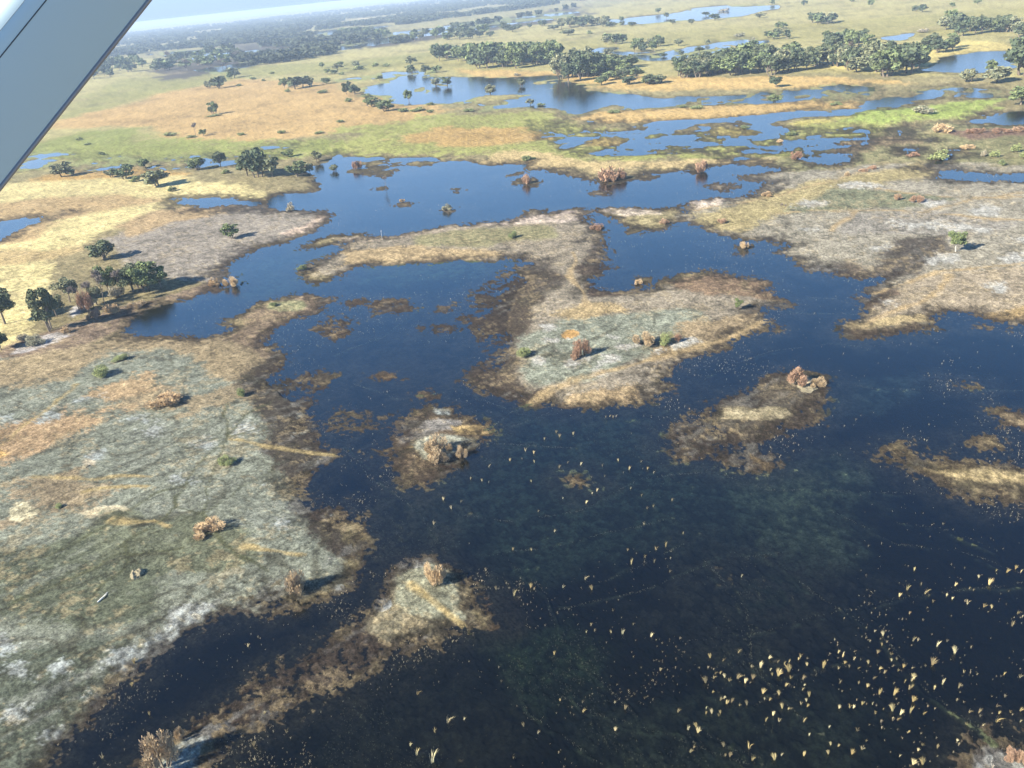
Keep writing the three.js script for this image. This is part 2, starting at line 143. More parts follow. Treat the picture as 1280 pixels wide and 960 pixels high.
const COLS = [
[[-4501,-7459,-701,-2010,-239.8,-1638,201.0,-2115,961,-3532,1750,-2449,352.4,-473,192.3,-703,-63.0,-663,-345.1,-522],[196,186,126],1.0,0.6],
[[-438,-893,-570,-1432,-374.1,-1416,-206.4,-1310,4.8,-1294,-37.7,-1130,-148.2,-1040,-317.5,-1191,-382.3,-1066,-402,-867],[172,168,106],1.5,0.9],
[[-117.2,-1110,4.8,-1294,185.8,-1263,404,-1114,619,-1004,473,-761,322.6,-886,180.3,-988,0.4,-878,-70.9,-1003],[182,174,112],1.5,0.9],
[[-413,-823,-398.2,-961,-389.1,-1089,-352.3,-1145,-318.3,-1202,-143.6,-938,-83.9,-756,-25.6,-634,-47.2,-602,-93.9,-577,-148.7,-582,-224.4,-633,-284.0,-735,-344.7,-767],[210,178,120],1.2,0.8],
[[-34.0,-980,42.0,-910,113.1,-778,161.8,-684,221.7,-638,261.1,-568,265.7,-533,208.9,-570,144.5,-611,85.4,-677,70.6,-780,0.3,-870],[222,190,124],1.2,0.7],
[[294.8,-770,330.8,-755,326.0,-672,405,-740,425,-683,397.0,-636,344.1,-647,281.8,-590,265.5,-659],[232,214,136],0.8,0.6],
[[-377.5,-706,-344.0,-749,-284.0,-735,-239.3,-642,-144.6,-564,-91.9,-562,-67.5,-529,-78.9,-502,-133.0,-512,-237.6,-560,-327.2,-616],[158,164,94],1.3,1.3],
[[-98.1,-607,-25.1,-613,30.2,-591,51.5,-490,103.3,-437,159.2,-431,215.8,-447,178.2,-351.6,126.3,-358.8,86.4,-380.9,33.5,-400,-21.2,-452,-78.2,-497],[172,174,102],1.4,1.4],
[[-53.4,-538,-23.9,-563,21.2,-526,36.8,-480,13.7,-468,-17.3,-476,-41.2,-501],[200,168,106],1.0,1.0],
[[-8.4,-433,4.3,-449,35.6,-422,48.0,-394.2,84.9,-374.2,129.6,-368.2,126.3,-358.8,79.5,-366.2,32.6,-391.0],[206,184,132],1.0,0.9],
[[198.6,-467,248.1,-461,276.8,-450,246.8,-409,208.8,-415,181.2,-435],[182,198,106],1.0,1.0],
[[55.1,-538,79.9,-556,120.9,-532,190.1,-517,219.5,-485,205.2,-462,168.1,-481,123.9,-485,72.7,-509],[214,182,118],0.4,0.5],
[[139.9,-426,135.1,-419,127.4,-419,119.7,-424,114.7,-433,114.3,-443,119.1,-450,127.3,-451,135.4,-445,140.1,-436],[204,188,110],0.4,0.5],
[[160.9,-438,189.4,-455,196.5,-444,167.3,-431],[196,186,108],0.4,0.5],
[[71.1,-442,67.8,-436,61.8,-434,55.2,-438,50.4,-446,49.3,-456,52.5,-463,58.8,-465,65.7,-460,70.4,-452],[204,180,110],0.4,0.5],
[[127.4,-361.9,161.7,-377.4,196.4,-406,255.8,-389.1,206.1,-294.8,178.5,-313.8,160.9,-343.2,125.4,-337.0],[152,149,107],1.2,1.1],
[[214.9,-378.7,242.2,-378.9,252.3,-371.9,238.5,-350.2,209.1,-364.8],[134,109,93],0.8,1.2],
[[157.2,-384.4,183.5,-385.5,182.9,-368.6,156.3,-364.4],[140,124,96],0.8,1.2],
[[-345.1,-522,-264.5,-517,-221.6,-518,-130.1,-443,-106.1,-401,-152.9,-404,-164.4,-359.3,-168.6,-314.8,-130.1,-219.4,-148.4,-193.7],[229,214,153],1.0,0.6],
[[-286.1,-452,-234.2,-451,-192.8,-443,-166.1,-420,-178.6,-405,-199.4,-391.3,-199.4,-360.1,-234.6,-360.8],[196,170,123],0.9,0.7],
[[-226.2,-345.9,-184.3,-342.2,-160.6,-329.0,-163.5,-317.1,-191.0,-316.4,-211.1,-319.3],[205,182,130],0.9,0.8],
[[-285.6,-520,-260.6,-541,-195.1,-511,-169.5,-475,-226.9,-496],[206,172,108],0.9,0.8],
[[-158.7,-344.5,-153.0,-361.3,-143.8,-381.3,-127.8,-389.6,-83.8,-373.2,-66.9,-355.6,-68.8,-325.1,-94.4,-313.3,-93.0,-288.4,-89.2,-264.3,-103.4,-272.3,-121.5,-285.2,-136.8,-303.7],[169,160,145],0.6,0.7],
[[-163.3,-365.4,-151.5,-393.7,-123.1,-400,-113.5,-377.2,-136.0,-368.0,-149.1,-345.7],[189,164,123],0.7,0.8],
[[-86.4,-326.1,-79.6,-335.6,-73.6,-354.2,-69.2,-348.3,-72.2,-330.1,-80.8,-321.6],[217,195,173],0.4,0.4],
[[-146.7,-212.8,-137.5,-230.2,-128.6,-242.4,-121.5,-255.8,-102.5,-260.6,-89.8,-273.7,-86.4,-258.6,-107.2,-251.5,-110.0,-235.1,-118.5,-218.6,-137.3,-195.7],[148,129,108],0.6,0.9],
[[-135.8,-226.7,-128.2,-235.7,-124.2,-232.1,-130.1,-219.4,-135.3,-216.3],[200,194,188],0.2,0.9],
[[-135.4,-251.3,-133.2,-265.5,-129.1,-258.2,-130.6,-247.1],[215,211,206],0.2,0.9],
[[-184.6,-217.0,-124.6,-212.5,-105.0,-218.4,-70.0,-203.5,-52.9,-163.6,-36.7,-128.7,-29.0,-104.8,-40.2,-99.1,-54.8,-93.0,-59.4,-82.0,-59.7,-71.1,-77.7,-61.3],[143,147,130],1.2,0.5],
[[-143.4,-206.8,-125.8,-214.9,-110.0,-225.7,-85.9,-222.0,-65.2,-210.4,-57.5,-189.2,-65.0,-183.7,-74.3,-190.6,-86.0,-207.7,-107.0,-217.8,-110.0,-198.5,-128.0,-193.4],[168,151,118],0.9,1.2],
[[-99.0,-186.5,-90.4,-189.9,-75.5,-180.1,-58.6,-181.2,-56.6,-172.3,-72.4,-169.9,-93.2,-176.6],[161,147,118],1.1,1.7],
[[-122.4,-168.4,-111.6,-176.0,-102.3,-180.4,-91.9,-172.3,-95.0,-163.3,-103.1,-154.7,-113.6,-152.3],[180,154,119],1.1,1.7],
[[-107.2,-158.9,-106.7,-157.0,-107.5,-156.1,-109.1,-156.4,-111.0,-157.9,-112.6,-160.0,-113.1,-161.9,-112.4,-162.9,-110.7,-162.5,-108.7,-161.0],[208,172,111],0.4,0.5],
[[-100.9,-146.7,-91.7,-148.0,-83.3,-143.3,-83.3,-132.2,-93.3,-131.5],[150,136,110],1.1,1.8],
[[-100.8,-186.1,-94.8,-191.0,-87.9,-188.4,-85.9,-182.5,-95.0,-181.2],[179,155,119],0.9,1.6],
[[-89.7,-133.1,-89.7,-131.9,-91.1,-131.4,-93.3,-131.8,-95.5,-133.0,-96.9,-134.5,-96.9,-135.7,-95.5,-136.2,-93.2,-135.8,-91.0,-134.6],[211,202,166],0.25,0.6],
[[-70.8,-128.1,-71.3,-127.1,-73.7,-126.8,-76.9,-127.4,-79.9,-128.6,-81.5,-130.1,-81.0,-131.2,-78.6,-131.5,-75.3,-130.9,-72.3,-129.6],[208,196,163],0.25,0.6],
[[-61.8,-111.2,-61.6,-109.8,-62.2,-109.1,-63.3,-109.3,-64.5,-110.3,-65.4,-111.8,-65.6,-113.1,-65.0,-113.9,-63.9,-113.7,-62.6,-112.6],[207,196,169],0.2,0.4],
[[-86.0,-149.0,-85.9,-148.1,-86.6,-147.6,-87.6,-147.8,-88.8,-148.6,-89.6,-149.7,-89.7,-150.7,-89.0,-151.1,-87.9,-150.9,-86.7,-150.1],[203,192,165],0.2,0.5],
[[-100.4,-123.1,-75.2,-123.3,-56.6,-113.4,-56.0,-99.8,-67.3,-98.1,-83.1,-105.8],[105,110,90],1.2,0.8],  // olive ash ground, darkened further to paint in some vignette shading
[[-88.0,-93.0,-71.6,-97.0,-59.7,-97.0,-60.1,-86.2,-60.8,-73.5,-71.4,-65.3],[102,108,92],1.2,0.9],  // olive ground whose colour also carries part of the painted vignette
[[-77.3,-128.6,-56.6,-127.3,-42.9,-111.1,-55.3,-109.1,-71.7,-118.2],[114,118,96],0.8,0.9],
[[-65.2,-184.6,-60.3,-197.8,-45.5,-182.5,-42.9,-161.3,-35.7,-142.2,-39.3,-131.4,-31.5,-122.7,-28.3,-108.7,-37.0,-114.4,-45.4,-135.9,-53.0,-156.3],[84,77,66],0.9,1.1],
[[-74.5,-213.0,-73.8,-237.8,-60.5,-244.4,-49.8,-238.2,-57.2,-226.2,-62.9,-209.8,-62.6,-198.9],[142,124,101],0.7,1.1],
[[-59.1,-234.1,-59.5,-231.4,-61.7,-230.4,-64.8,-231.3,-67.7,-233.8,-69.3,-237.1,-69.0,-239.9,-66.8,-241.0,-63.6,-240.0,-60.6,-237.4],[153,153,114],0.3,0.6],
[[-70.0,-275.9,-56.6,-305.5,-18.0,-317.8,36.5,-307.2,33.1,-244.4,29.8,-222.9,73.1,-215.8,73.3,-191.8,39.5,-167.7,34.7,-154.6,9.2,-151.4,-7.1,-168.7,-8.8,-228.2,9.2,-256.2,-50.1,-258.0],[166,155,134],0.8,0.8],
[[-17.8,-310.6,6.4,-307.7,21.8,-311.0,32.4,-311.4,33.3,-294.3,20.2,-293.0,6.0,-298.7],[216,199,180],0.35,0.6],
[[-60.5,-311.4,-35.8,-307.4,-5.7,-308.0,-5.7,-301.1,-35.3,-301.7,-56.3,-303.2],[186,171,148],0.4,0.8],
[[-29.6,-303.9,-5.7,-301.1,17.2,-292.0,21.4,-275.8,-0.5,-276.1,-25.7,-287.5],[160,154,115],0.6,0.8],
[[-54.8,-292.3,-28.7,-288.6,-0.6,-272.3,4.4,-264.9,-27.5,-269.1,-54.3,-269.6],[187,165,125],0.6,1.0],
[[-8.8,-241.3,3.8,-250.5,16.6,-253.5,17.3,-234.2,8.2,-213.1,1.0,-189.7,2.0,-170.7,8.1,-157.1,-0.4,-157.6,-7.9,-168.9,-7.1,-208.5],[92,81,67],0.8,1.1],
[[33.1,-271.3,37.9,-251.1,34.7,-239.1,27.7,-223.6,38.2,-218.9,24.4,-216.5,24.8,-247.3],[100,87,73],0.6,1.1],
[[1.2,-192.8,14.1,-201.2,26.7,-201.6,43.2,-200.8,52.8,-190.0,47.6,-178.1,29.2,-170.0,15.6,-163.2,7.0,-165.3,2.6,-174.9],[152,156,137],0.9,0.7],
[[12.4,-205.8,23.8,-211.6,35.6,-204.9,30.7,-201.0,18.1,-200.1],[188,167,125],0.7,1.3],
[[30.5,-176.9,46.8,-190.1,65.7,-193.0,60.4,-182.6,40.2,-170.7,33.0,-170.8],[172,153,120],0.8,1.3],
[[48.0,-222.6,61.9,-223.8,71.5,-210.9,71.1,-197.1,57.2,-206.3,48.1,-213.1],[148,125,100],0.7,1.0],
[[17.7,-190.9,17.1,-189.5,16.0,-188.8,14.9,-189.2,14.0,-190.3,13.8,-191.9,14.3,-193.4,15.4,-194.0,16.6,-193.7,17.5,-192.5],[211,169,106],0.1,0.2],
[[7.9,-155.3,16.8,-158.9,27.2,-159.5,24.4,-153.3,12.6,-152.4],[177,155,119],0.6,1.3],
[[35.2,-156.5,34.5,-155.3,33.4,-154.7,32.2,-155.0,31.4,-156.0,31.3,-157.4,31.9,-158.6,33.1,-159.2,34.3,-158.9,35.1,-157.9],[187,173,139],0.3,0.5],
[[41.8,-302.5,67.6,-298.6,62.4,-276.0,49.0,-277.2,42.5,-288.4],[181,169,125],0.6,0.8],
[[39.9,-305.7,48.3,-305.8,60.4,-299.3,56.4,-293.9,44.9,-294.1],[218,203,181],0.3,0.5],
[[69.4,-306.5,114.2,-342.8,157.8,-336.3,203.0,-303.9,130.4,-159.1,99.4,-177.6,77.8,-171.3,92.6,-209.4,83.9,-234.6,85.2,-253.2,62.9,-277.9],[173,166,146],1.0,0.7],
[[71.3,-289.9,109.0,-308.1,146.2,-324.5,173.2,-327.9,160.4,-308.2,124.3,-300.9,97.6,-278.7,82.7,-261.8,70.4,-274.9],[183,169,122],0.8,0.9],
[[72.4,-309.0,80.2,-313.4,89.1,-308.0,82.5,-299.4,71.9,-296.8],[218,203,184],0.35,0.5],
[[103.5,-287.7,124.3,-300.9,146.9,-286.4,155.9,-271.5,137.6,-267.1,118.4,-272.1,101.9,-279.2],[135,137,109],0.7,0.8],
[[113.8,-267.6,148.3,-257.2,159.0,-240.9,135.8,-233.8,107.8,-246.4],[163,157,143],0.7,0.8],
[[103.6,-219.8,115.6,-236.3,127.1,-235.4,125.7,-224.3,114.5,-214.6,106.7,-207.4,99.1,-207.2],[93,85,74],0.7,1.1],
[[86.7,-222.7,98.8,-224.6,102.7,-212.9,94.1,-208.9,88.2,-215.0],[124,112,95],0.7,1.1],
[[89.3,-191.6,109.3,-203.9,137.2,-204.6,145.7,-198.3,123.7,-164.7,110.1,-172.0,99.6,-180.2,85.7,-179.0],[175,161,136],0.8,1.0],
[[90.7,-195.9,103.0,-199.5,101.7,-192.5,89.7,-188.1],[119,102,85],0.6,1.1],
[[82.2,-180.5,93.1,-182.6,104.1,-181.5,105.9,-177.8,92.6,-177.5,81.3,-175.2],[190,171,127],0.4,0.8],
[[81.0,-176.8,92.6,-177.5,97.9,-175.0,87.7,-171.0,78.8,-171.5],[112,98,79],0.5,1.0],
[[105.9,-177.8,121.7,-179.0,129.7,-173.9,126.9,-169.6,110.4,-172.4],[189,164,118],0.6,0.8],
[[-26.1,-91.9,-23.7,-102.0,-16.6,-106.7,-9.1,-102.5,-8.0,-90.8,-14.6,-88.6,-21.1,-86.5],[134,127,104],0.8,0.6],
[[-21.3,-102.6,-16.6,-105.7,-10.9,-102.8,-9.6,-91.9,-14.8,-92.7,-19.7,-97.7],[154,154,130],0.5,0.5],
[[-20.1,-96.9,-20.5,-96.0,-21.5,-95.6,-22.8,-95.8,-23.9,-96.6,-24.5,-97.6,-24.2,-98.5,-23.1,-98.9,-21.8,-98.7,-20.6,-97.9],[184,189,186],0.2,0.6],
[[-16.0,-104.2,-16.5,-103.4,-17.8,-103.0,-19.5,-103.3,-20.9,-104.1,-21.6,-105.1,-21.1,-106.0,-19.7,-106.3,-18.0,-106.0,-16.6,-105.2],[192,193,185],0.2,0.6],
[[-49.5,-72.1,-44.6,-78.1,-39.7,-82.7,-30.3,-89.7,-24.9,-91.7,-21.1,-87.3,-28.8,-80.5,-38.1,-76.6,-40.2,-69.9],[75,68,60],0.8,0.9],
[[-36.6,-83.0,-30.6,-84.9,-26.1,-83.6,-28.8,-80.8,-34.0,-81.0],[120,108,90],0.6,1.0],
[[-47.8,-71.4,-44.1,-76.4,-41.6,-75.2,-41.0,-71.1,-43.1,-67.0],[156,164,156],0.3,0.6],
[[-25.4,-153.8,-12.4,-159.6,-4.1,-147.4,-7.5,-137.0,-17.7,-127.2,-27.4,-138.1],[119,104,83],0.6,0.9],
[[-12.8,-155.6,-13.2,-154.4,-14.3,-153.9,-15.7,-154.2,-16.8,-155.2,-17.3,-156.6,-16.9,-157.8,-15.8,-158.4,-14.4,-158.1,-13.3,-157.0],[182,189,182],0.2,0.5],
[[-23.2,-143.3,-18.7,-147.2,-9.0,-144.1,-6.8,-141.1,-8.1,-136.5,-13.5,-134.1,-18.2,-136.8,-20.0,-142.7],[172,172,152],0.3,0.5],
[[-24.4,-148.4,-18.9,-152.4,-10.6,-151.2,-13.8,-147.8,-22.7,-146.4],[153,148,139],0.3,1.0],
[[-31.8,-143.2,-24.1,-144.5,-20.2,-145.2,-20.1,-143.3,-27.8,-142.1],[192,166,115],0.25,0.8],
[[-13.9,-148.5,-5.7,-149.4,-3.8,-146.3,-7.4,-143.8,-12.2,-145.8],[196,170,118],0.25,0.9],
[[28.0,-138.7,42.2,-151.0,58.0,-158.8,65.3,-151.1,52.3,-133.5,42.4,-121.3,28.5,-127.3],[98,89,73],0.8,0.7],
[[52.8,-140.8,50.8,-139.1,46.9,-138.6,42.6,-139.6,39.5,-141.6,38.7,-144.0,40.6,-145.8,44.6,-146.3,49.0,-145.2,52.2,-143.1],[188,175,139],0.35,0.4],
[[39.8,-133.7,39.1,-132.6,38.0,-132.1,36.7,-132.3,35.9,-133.3,35.9,-134.5,36.6,-135.7,37.8,-136.2,39.0,-135.9,39.8,-135.0],[160,150,124],0.3,0.5],
[[47.4,-123.7,46.1,-122.9,43.2,-122.8,40.0,-123.4,37.5,-124.6,36.8,-125.9,38.1,-126.8,41.0,-126.9,44.4,-126.2,46.8,-125.0],[149,130,96],0.3,0.8],
[[63.9,-151.0,62.7,-149.8,60.6,-149.3,58.3,-149.9,56.8,-151.2,56.6,-152.8,57.8,-154.1,60.0,-154.6,62.3,-154.0,63.8,-152.7],[191,175,143],0.2,0.5],
[[63.6,-125.1,71.3,-120.8,95.3,-109.5,88.9,-100.5,71.3,-108.3,63.5,-115.8],[142,130,100],0.8,0.7],
[[64.0,-124.5,69.3,-122.3,80.8,-111.2,79.3,-108.6,69.2,-113.9,62.6,-119.9],[170,153,112],0.4,0.9],
[[85.5,-123.1,83.9,-121.7,81.7,-121.2,79.5,-121.7,78.3,-122.9,78.4,-124.6,79.9,-126.0,82.2,-126.5,84.4,-126.1,85.7,-124.7],[170,153,115],0.3,0.6],
[[96.3,-128.4,94.1,-126.8,90.9,-126.2,87.8,-126.8,85.9,-128.6,86.0,-130.7,88.1,-132.5,91.5,-133.1,94.7,-132.4,96.5,-130.6],[150,134,105],0.4,0.7],
[[12.0,-123.8,11.6,-122.9,10.7,-122.4,9.7,-122.6,8.9,-123.4,8.7,-124.5,9.1,-125.5,10.1,-126.0,11.1,-125.8,11.8,-125.0],[150,132,99],0.3,0.8],
[[-40.8,-231.2,-41.2,-229.4,-42.7,-228.6,-44.8,-229.2,-46.7,-231.0,-47.6,-233.3,-47.3,-235.2,-45.7,-236.0,-43.5,-235.4,-41.7,-233.5],[111,94,75],0.4,0.8],
[[-25.7,-222.7,-26.7,-220.0,-29.8,-219.0,-33.8,-220.2,-37.2,-223.1,-38.8,-226.6,-37.9,-229.5,-34.7,-230.5,-30.6,-229.2,-27.1,-226.2],[111,94,75],0.4,0.8],
[[-40.8,-211.1,-41.3,-206.5,-43.9,-204.4,-47.6,-205.4,-51.1,-209.2,-53.1,-214.6,-52.8,-219.4,-50.2,-221.8,-46.2,-220.7,-42.6,-216.5],[111,94,75],0.4,0.8],
[[-11.0,-202.1,-12.1,-200.1,-15.0,-199.6,-18.6,-200.6,-21.6,-202.8,-22.9,-205.5,-21.9,-207.5,-18.9,-208.2,-15.1,-207.1,-12.1,-204.8],[111,94,75],0.4,0.8],
[[-12.9,-218.8,-13.5,-216.4,-15.1,-215.3,-17.2,-215.9,-18.9,-218.0,-19.7,-220.9,-19.1,-223.4,-17.5,-224.6,-15.3,-223.9,-13.6,-221.7],[111,94,75],0.4,0.8],
[[-4.8,-209.6,-5.7,-207.8,-7.9,-207.1,-10.7,-207.9,-13.0,-209.9,-13.9,-212.3,-13.0,-214.2,-10.7,-214.9,-7.9,-214.0,-5.6,-212.0],[111,94,75],0.4,0.8],
[[-23.5,-176.6,-24.1,-174.9,-25.7,-174.2,-27.8,-174.7,-29.6,-176.3,-30.4,-178.3,-29.9,-180.0,-28.3,-180.8,-26.1,-180.2,-24.3,-178.6],[126,104,78],0.4,0.7],
[[-16.7,-164.9,-17.2,-162.9,-18.4,-161.9,-20.1,-162.3,-21.5,-163.9,-22.1,-166.2,-21.7,-168.2,-20.4,-169.3,-18.7,-168.8,-17.3,-167.2],[119,100,76],0.4,0.8],
[[43.9,-60.6,47.6,-62.7,51.5,-62.5,55.0,-61.2,51.5,-55.8,42.0,-56.9],[178,181,175],0.4,0.6],
[[47.1,-335.8,45.4,-333.0,42.5,-332.9,39.8,-335.6,39.1,-339.5,40.7,-342.4,43.8,-342.5,46.4,-339.7],[197,182,154],0.2,0.4],
[[94.9,-323.1,92.6,-319.7,89.2,-319.5,86.7,-322.5,86.6,-327.2,88.9,-330.8,92.4,-331.0,94.9,-327.8],[197,182,154],0.2,0.4],
[[-15.8,-333.4,-16.6,-331.5,-18.6,-331.4,-20.7,-333.2,-21.7,-336.0,-20.9,-338.0,-18.8,-338.1,-16.7,-336.2],[197,182,154],0.2,0.4],
[[-36.1,-356.4,-36.7,-354.6,-38.4,-354.5,-40.2,-356.2,-41.1,-358.6,-40.5,-360.5,-38.8,-360.6,-37.0,-358.9],[197,182,154],0.2,0.4],
[[16.2,-309.7,15.1,-307.5,13.0,-307.4,11.0,-309.3,10.3,-312.2,11.3,-314.3,13.5,-314.5,15.5,-312.5],[197,182,154],0.2,0.4],
[[8.8,-177.9,8.0,-176.5,6.4,-176.2,4.9,-177.3,4.3,-179.1,5.1,-180.5,6.7,-180.8,8.3,-179.7],[187,185,174],0.5,1.7],
[[16.7,-174.5,16.0,-173.4,14.7,-173.2,13.4,-174.1,13.0,-175.4,13.7,-176.6,15.1,-176.8,16.3,-175.9],[187,185,174],0.5,1.7],
[[11.0,-197.0,10.4,-196.0,9.3,-195.9,8.2,-196.7,7.8,-197.9,8.3,-199.0,9.5,-199.1,10.6,-198.3],[187,185,174],0.5,1.7],
[[28.4,-184.8,27.7,-183.6,26.4,-183.3,25.3,-184.2,25.1,-185.7,25.8,-187.0,27.1,-187.2,28.1,-186.3],[187,185,174],0.5,1.7],
[[25.0,-172.4,24.2,-171.0,22.6,-170.8,21.2,-171.8,20.8,-173.4,21.6,-174.8,23.2,-175.1,24.6,-174.1],[187,185,174],0.5,1.7],
[[21.4,-166.7,20.9,-166.0,19.9,-165.8,18.9,-166.4,18.7,-167.4,19.2,-168.2,20.2,-168.3,21.1,-167.7],[187,185,174],0.5,1.7],
[[32.6,-177.3,31.9,-175.8,30.7,-175.4,29.9,-176.4,29.7,-178.1,30.4,-179.6,31.6,-180.0,32.5,-179.0],[187,185,174],0.5,1.7],
[[42.5,-177.0,41.3,-175.3,39.4,-175.0,37.8,-176.3,37.5,-178.4,38.7,-180.1,40.6,-180.5,42.2,-179.2],[187,185,174],0.5,1.7],
[[30.0,-177.5,29.2,-176.4,27.9,-176.2,26.7,-177.0,26.4,-178.5,27.1,-179.6,28.5,-179.8,29.7,-178.9],[187,185,174],0.5,1.7],
[[35.9,-174.1,35.2,-173.0,34.1,-172.7,33.2,-173.5,33.0,-174.8,33.7,-176.0,34.8,-176.2,35.7,-175.5],[187,185,174],0.5,1.7],
[[13.7,-181.4,13.1,-180.5,12.0,-180.4,11.0,-181.0,10.7,-182.2,11.2,-183.0,12.3,-183.2,13.3,-182.5],[187,185,174],0.5,1.7],
[[12.7,-189.1,12.1,-188.2,10.8,-188.1,9.6,-188.8,9.2,-190.1,9.8,-191.0,11.1,-191.1,12.3,-190.3],[187,185,174],0.5,1.7],
[[138.7,-245.3,135.4,-244.0,129.7,-245.1,124.9,-248.2,123.7,-251.3,127.0,-252.8,132.9,-251.5,137.7,-248.4],[187,185,174],0.5,1.7],
[[126.5,-249.3,125.1,-247.8,123.3,-247.7,122.1,-249.0,122.3,-251.0,123.7,-252.4,125.5,-252.6,126.7,-251.2],[187,185,174],0.5,1.7],
[[110.7,-229.8,108.8,-227.6,106.4,-227.3,104.9,-229.0,105.1,-231.8,107.0,-234.0,109.5,-234.3,111.0,-232.5],[187,185,174],0.5,1.7],
[[122.6,-216.2,120.3,-213.9,117.3,-213.6,115.5,-215.5,115.8,-218.6,118.1,-220.9,121.2,-221.2,123.0,-219.2],[187,185,174],0.5,1.7],
[[140.2,-210.0,138.1,-208.2,135.5,-208.0,134.0,-209.6,134.4,-212.0,136.5,-213.9,139.1,-214.0,140.6,-212.4],[187,185,174],0.5,1.7],
[[149.7,-225.1,148.1,-223.3,146.6,-223.0,146.0,-224.1,146.7,-226.2,148.3,-228.0,149.9,-228.4,150.4,-227.2],[187,185,174],0.5,1.7],
[[95.7,-189.1,94.6,-187.8,93.2,-187.6,92.4,-188.5,92.6,-190.0,93.7,-191.3,95.1,-191.6,95.9,-190.7],[187,185,174],0.5,1.7],
[[123.4,-191.1,121.9,-189.4,120.2,-189.1,119.5,-190.2,120.0,-192.1,121.5,-193.8,123.2,-194.2,123.9,-193.0],[187,185,174],0.5,1.7],
[[148.9,-270.0,147.1,-268.4,144.9,-268.4,143.4,-270.0,143.6,-272.3,145.4,-274.0,147.7,-274.0,149.1,-272.3],[187,185,174],0.5,1.7],
[[138.2,-302.3,135.9,-300.5,132.3,-301.0,129.6,-303.5,129.2,-306.6,131.6,-308.4,135.2,-307.9,137.9,-305.3],[187,185,174],0.5,1.7],
[[91.3,-218.2,90.4,-217.0,89.3,-216.7,88.7,-217.5,88.9,-219.0,89.8,-220.3,90.8,-220.6,91.5,-219.7],[187,185,174],0.5,1.7],
[[142.3,-236.5,140.8,-235.2,139.1,-235.1,138.1,-236.3,138.3,-238.1,139.7,-239.4,141.5,-239.5,142.6,-238.3],[187,185,174],0.5,1.7],
[[102.7,-257.8,101.2,-256.3,99.0,-256.4,97.4,-257.9,97.3,-260.0,98.7,-261.5,100.9,-261.5,102.6,-260.0],[187,185,174],0.5,1.7],
[[162.3,-257.5,160.1,-255.5,157.5,-255.4,156.0,-257.2,156.5,-260.0,158.8,-262.1,161.4,-262.2,162.9,-260.3],[187,185,174],0.5,1.7],
[[111.3,-286.7,109.5,-284.9,106.8,-285.1,104.7,-287.1,104.4,-289.7,106.2,-291.5,109.0,-291.3,111.1,-289.3],[187,185,174],0.5,1.7],
[[-101.6,-175.7,-101.5,-173.4,-103.3,-172.9,-106.1,-174.5,-108.3,-177.2,-108.4,-179.6,-106.5,-180.1,-103.7,-178.5],[166,172,166],0.6,1.8],
[[-97.7,-181.9,-97.7,-180.7,-98.9,-180.4,-100.4,-181.3,-101.5,-182.8,-101.5,-184.0,-100.4,-184.2,-98.8,-183.3],[166,172,166],0.6,1.8],
[[-75.5,-159.1,-75.8,-157.4,-77.9,-157.2,-80.6,-158.4,-82.2,-160.5,-81.9,-162.2,-79.8,-162.5,-77.1,-161.2],[166,172,166],0.6,1.8],
[[-80.1,-167.0,-80.4,-165.7,-82.1,-165.6,-84.3,-166.6,-85.6,-168.2,-85.3,-169.5,-83.6,-169.7,-81.4,-168.6],[166,172,166],0.6,1.8],
[[-55.6,-156.9,-55.9,-155.5,-57.5,-155.2,-59.5,-156.2,-60.6,-158.0,-60.3,-159.4,-58.6,-159.7,-56.7,-158.6],[166,172,166],0.6,1.8],
[[-44.2,-133.4,-44.2,-131.9,-45.1,-131.4,-46.2,-132.2,-47.0,-133.9,-46.9,-135.5,-46.1,-136.0,-44.9,-135.1],[166,172,166],0.6,1.8],
[[-42.2,-157.5,-42.5,-156.3,-43.5,-156.0,-44.7,-156.8,-45.4,-158.2,-45.2,-159.4,-44.2,-159.7,-42.9,-158.9],[166,172,166],0.6,1.8],
[[-46.1,-162.0,-46.3,-161.0,-47.1,-160.8,-48.1,-161.4,-48.7,-162.6,-48.5,-163.6,-47.7,-163.9,-46.7,-163.2],[166,172,166],0.6,1.8],
[[-40.7,-120.5,-41.0,-119.6,-42.1,-119.4,-43.4,-120.0,-44.2,-121.1,-43.9,-122.1,-42.7,-122.3,-41.4,-121.7],[166,172,166],0.6,1.8],
[[-37.5,-139.8,-37.9,-139.1,-38.9,-138.9,-40.1,-139.5,-40.8,-140.5,-40.4,-141.3,-39.4,-141.4,-38.2,-140.8],[166,172,166],0.6,1.8],
[[-33.1,-122.3,-33.3,-121.4,-34.0,-121.2,-34.9,-121.7,-35.4,-122.7,-35.2,-123.5,-34.4,-123.7,-33.6,-123.2],[166,172,166],0.6,1.8],
[[-85.8,-151.8,-86.1,-151.0,-87.4,-150.9,-89.1,-151.6,-90.2,-152.7,-90.0,-153.6,-88.6,-153.7,-86.9,-152.9],[166,172,166],0.6,1.8],
[[-50.0,-100.0,-50.4,-98.8,-52.2,-98.5,-54.4,-99.4,-55.6,-100.8,-55.2,-102.0,-53.4,-102.3,-51.2,-101.4],[166,172,166],0.6,1.8],
[[-55.8,-91.8,-56.0,-90.4,-57.4,-90.1,-59.3,-90.9,-60.6,-92.5,-60.5,-94.0,-59.0,-94.4,-57.1,-93.5],[166,172,166],0.6,1.8],
[[-53.5,-94.9,-53.6,-94.0,-54.5,-93.7,-55.7,-94.3,-56.5,-95.3,-56.4,-96.2,-55.5,-96.5,-54.3,-95.9],[166,172,166],0.6,1.8],
[[-57.7,-84.5,-57.7,-83.7,-58.5,-83.5,-59.6,-83.9,-60.4,-84.8,-60.3,-85.6,-59.5,-85.8,-58.4,-85.3],[166,172,166],0.6,1.8],
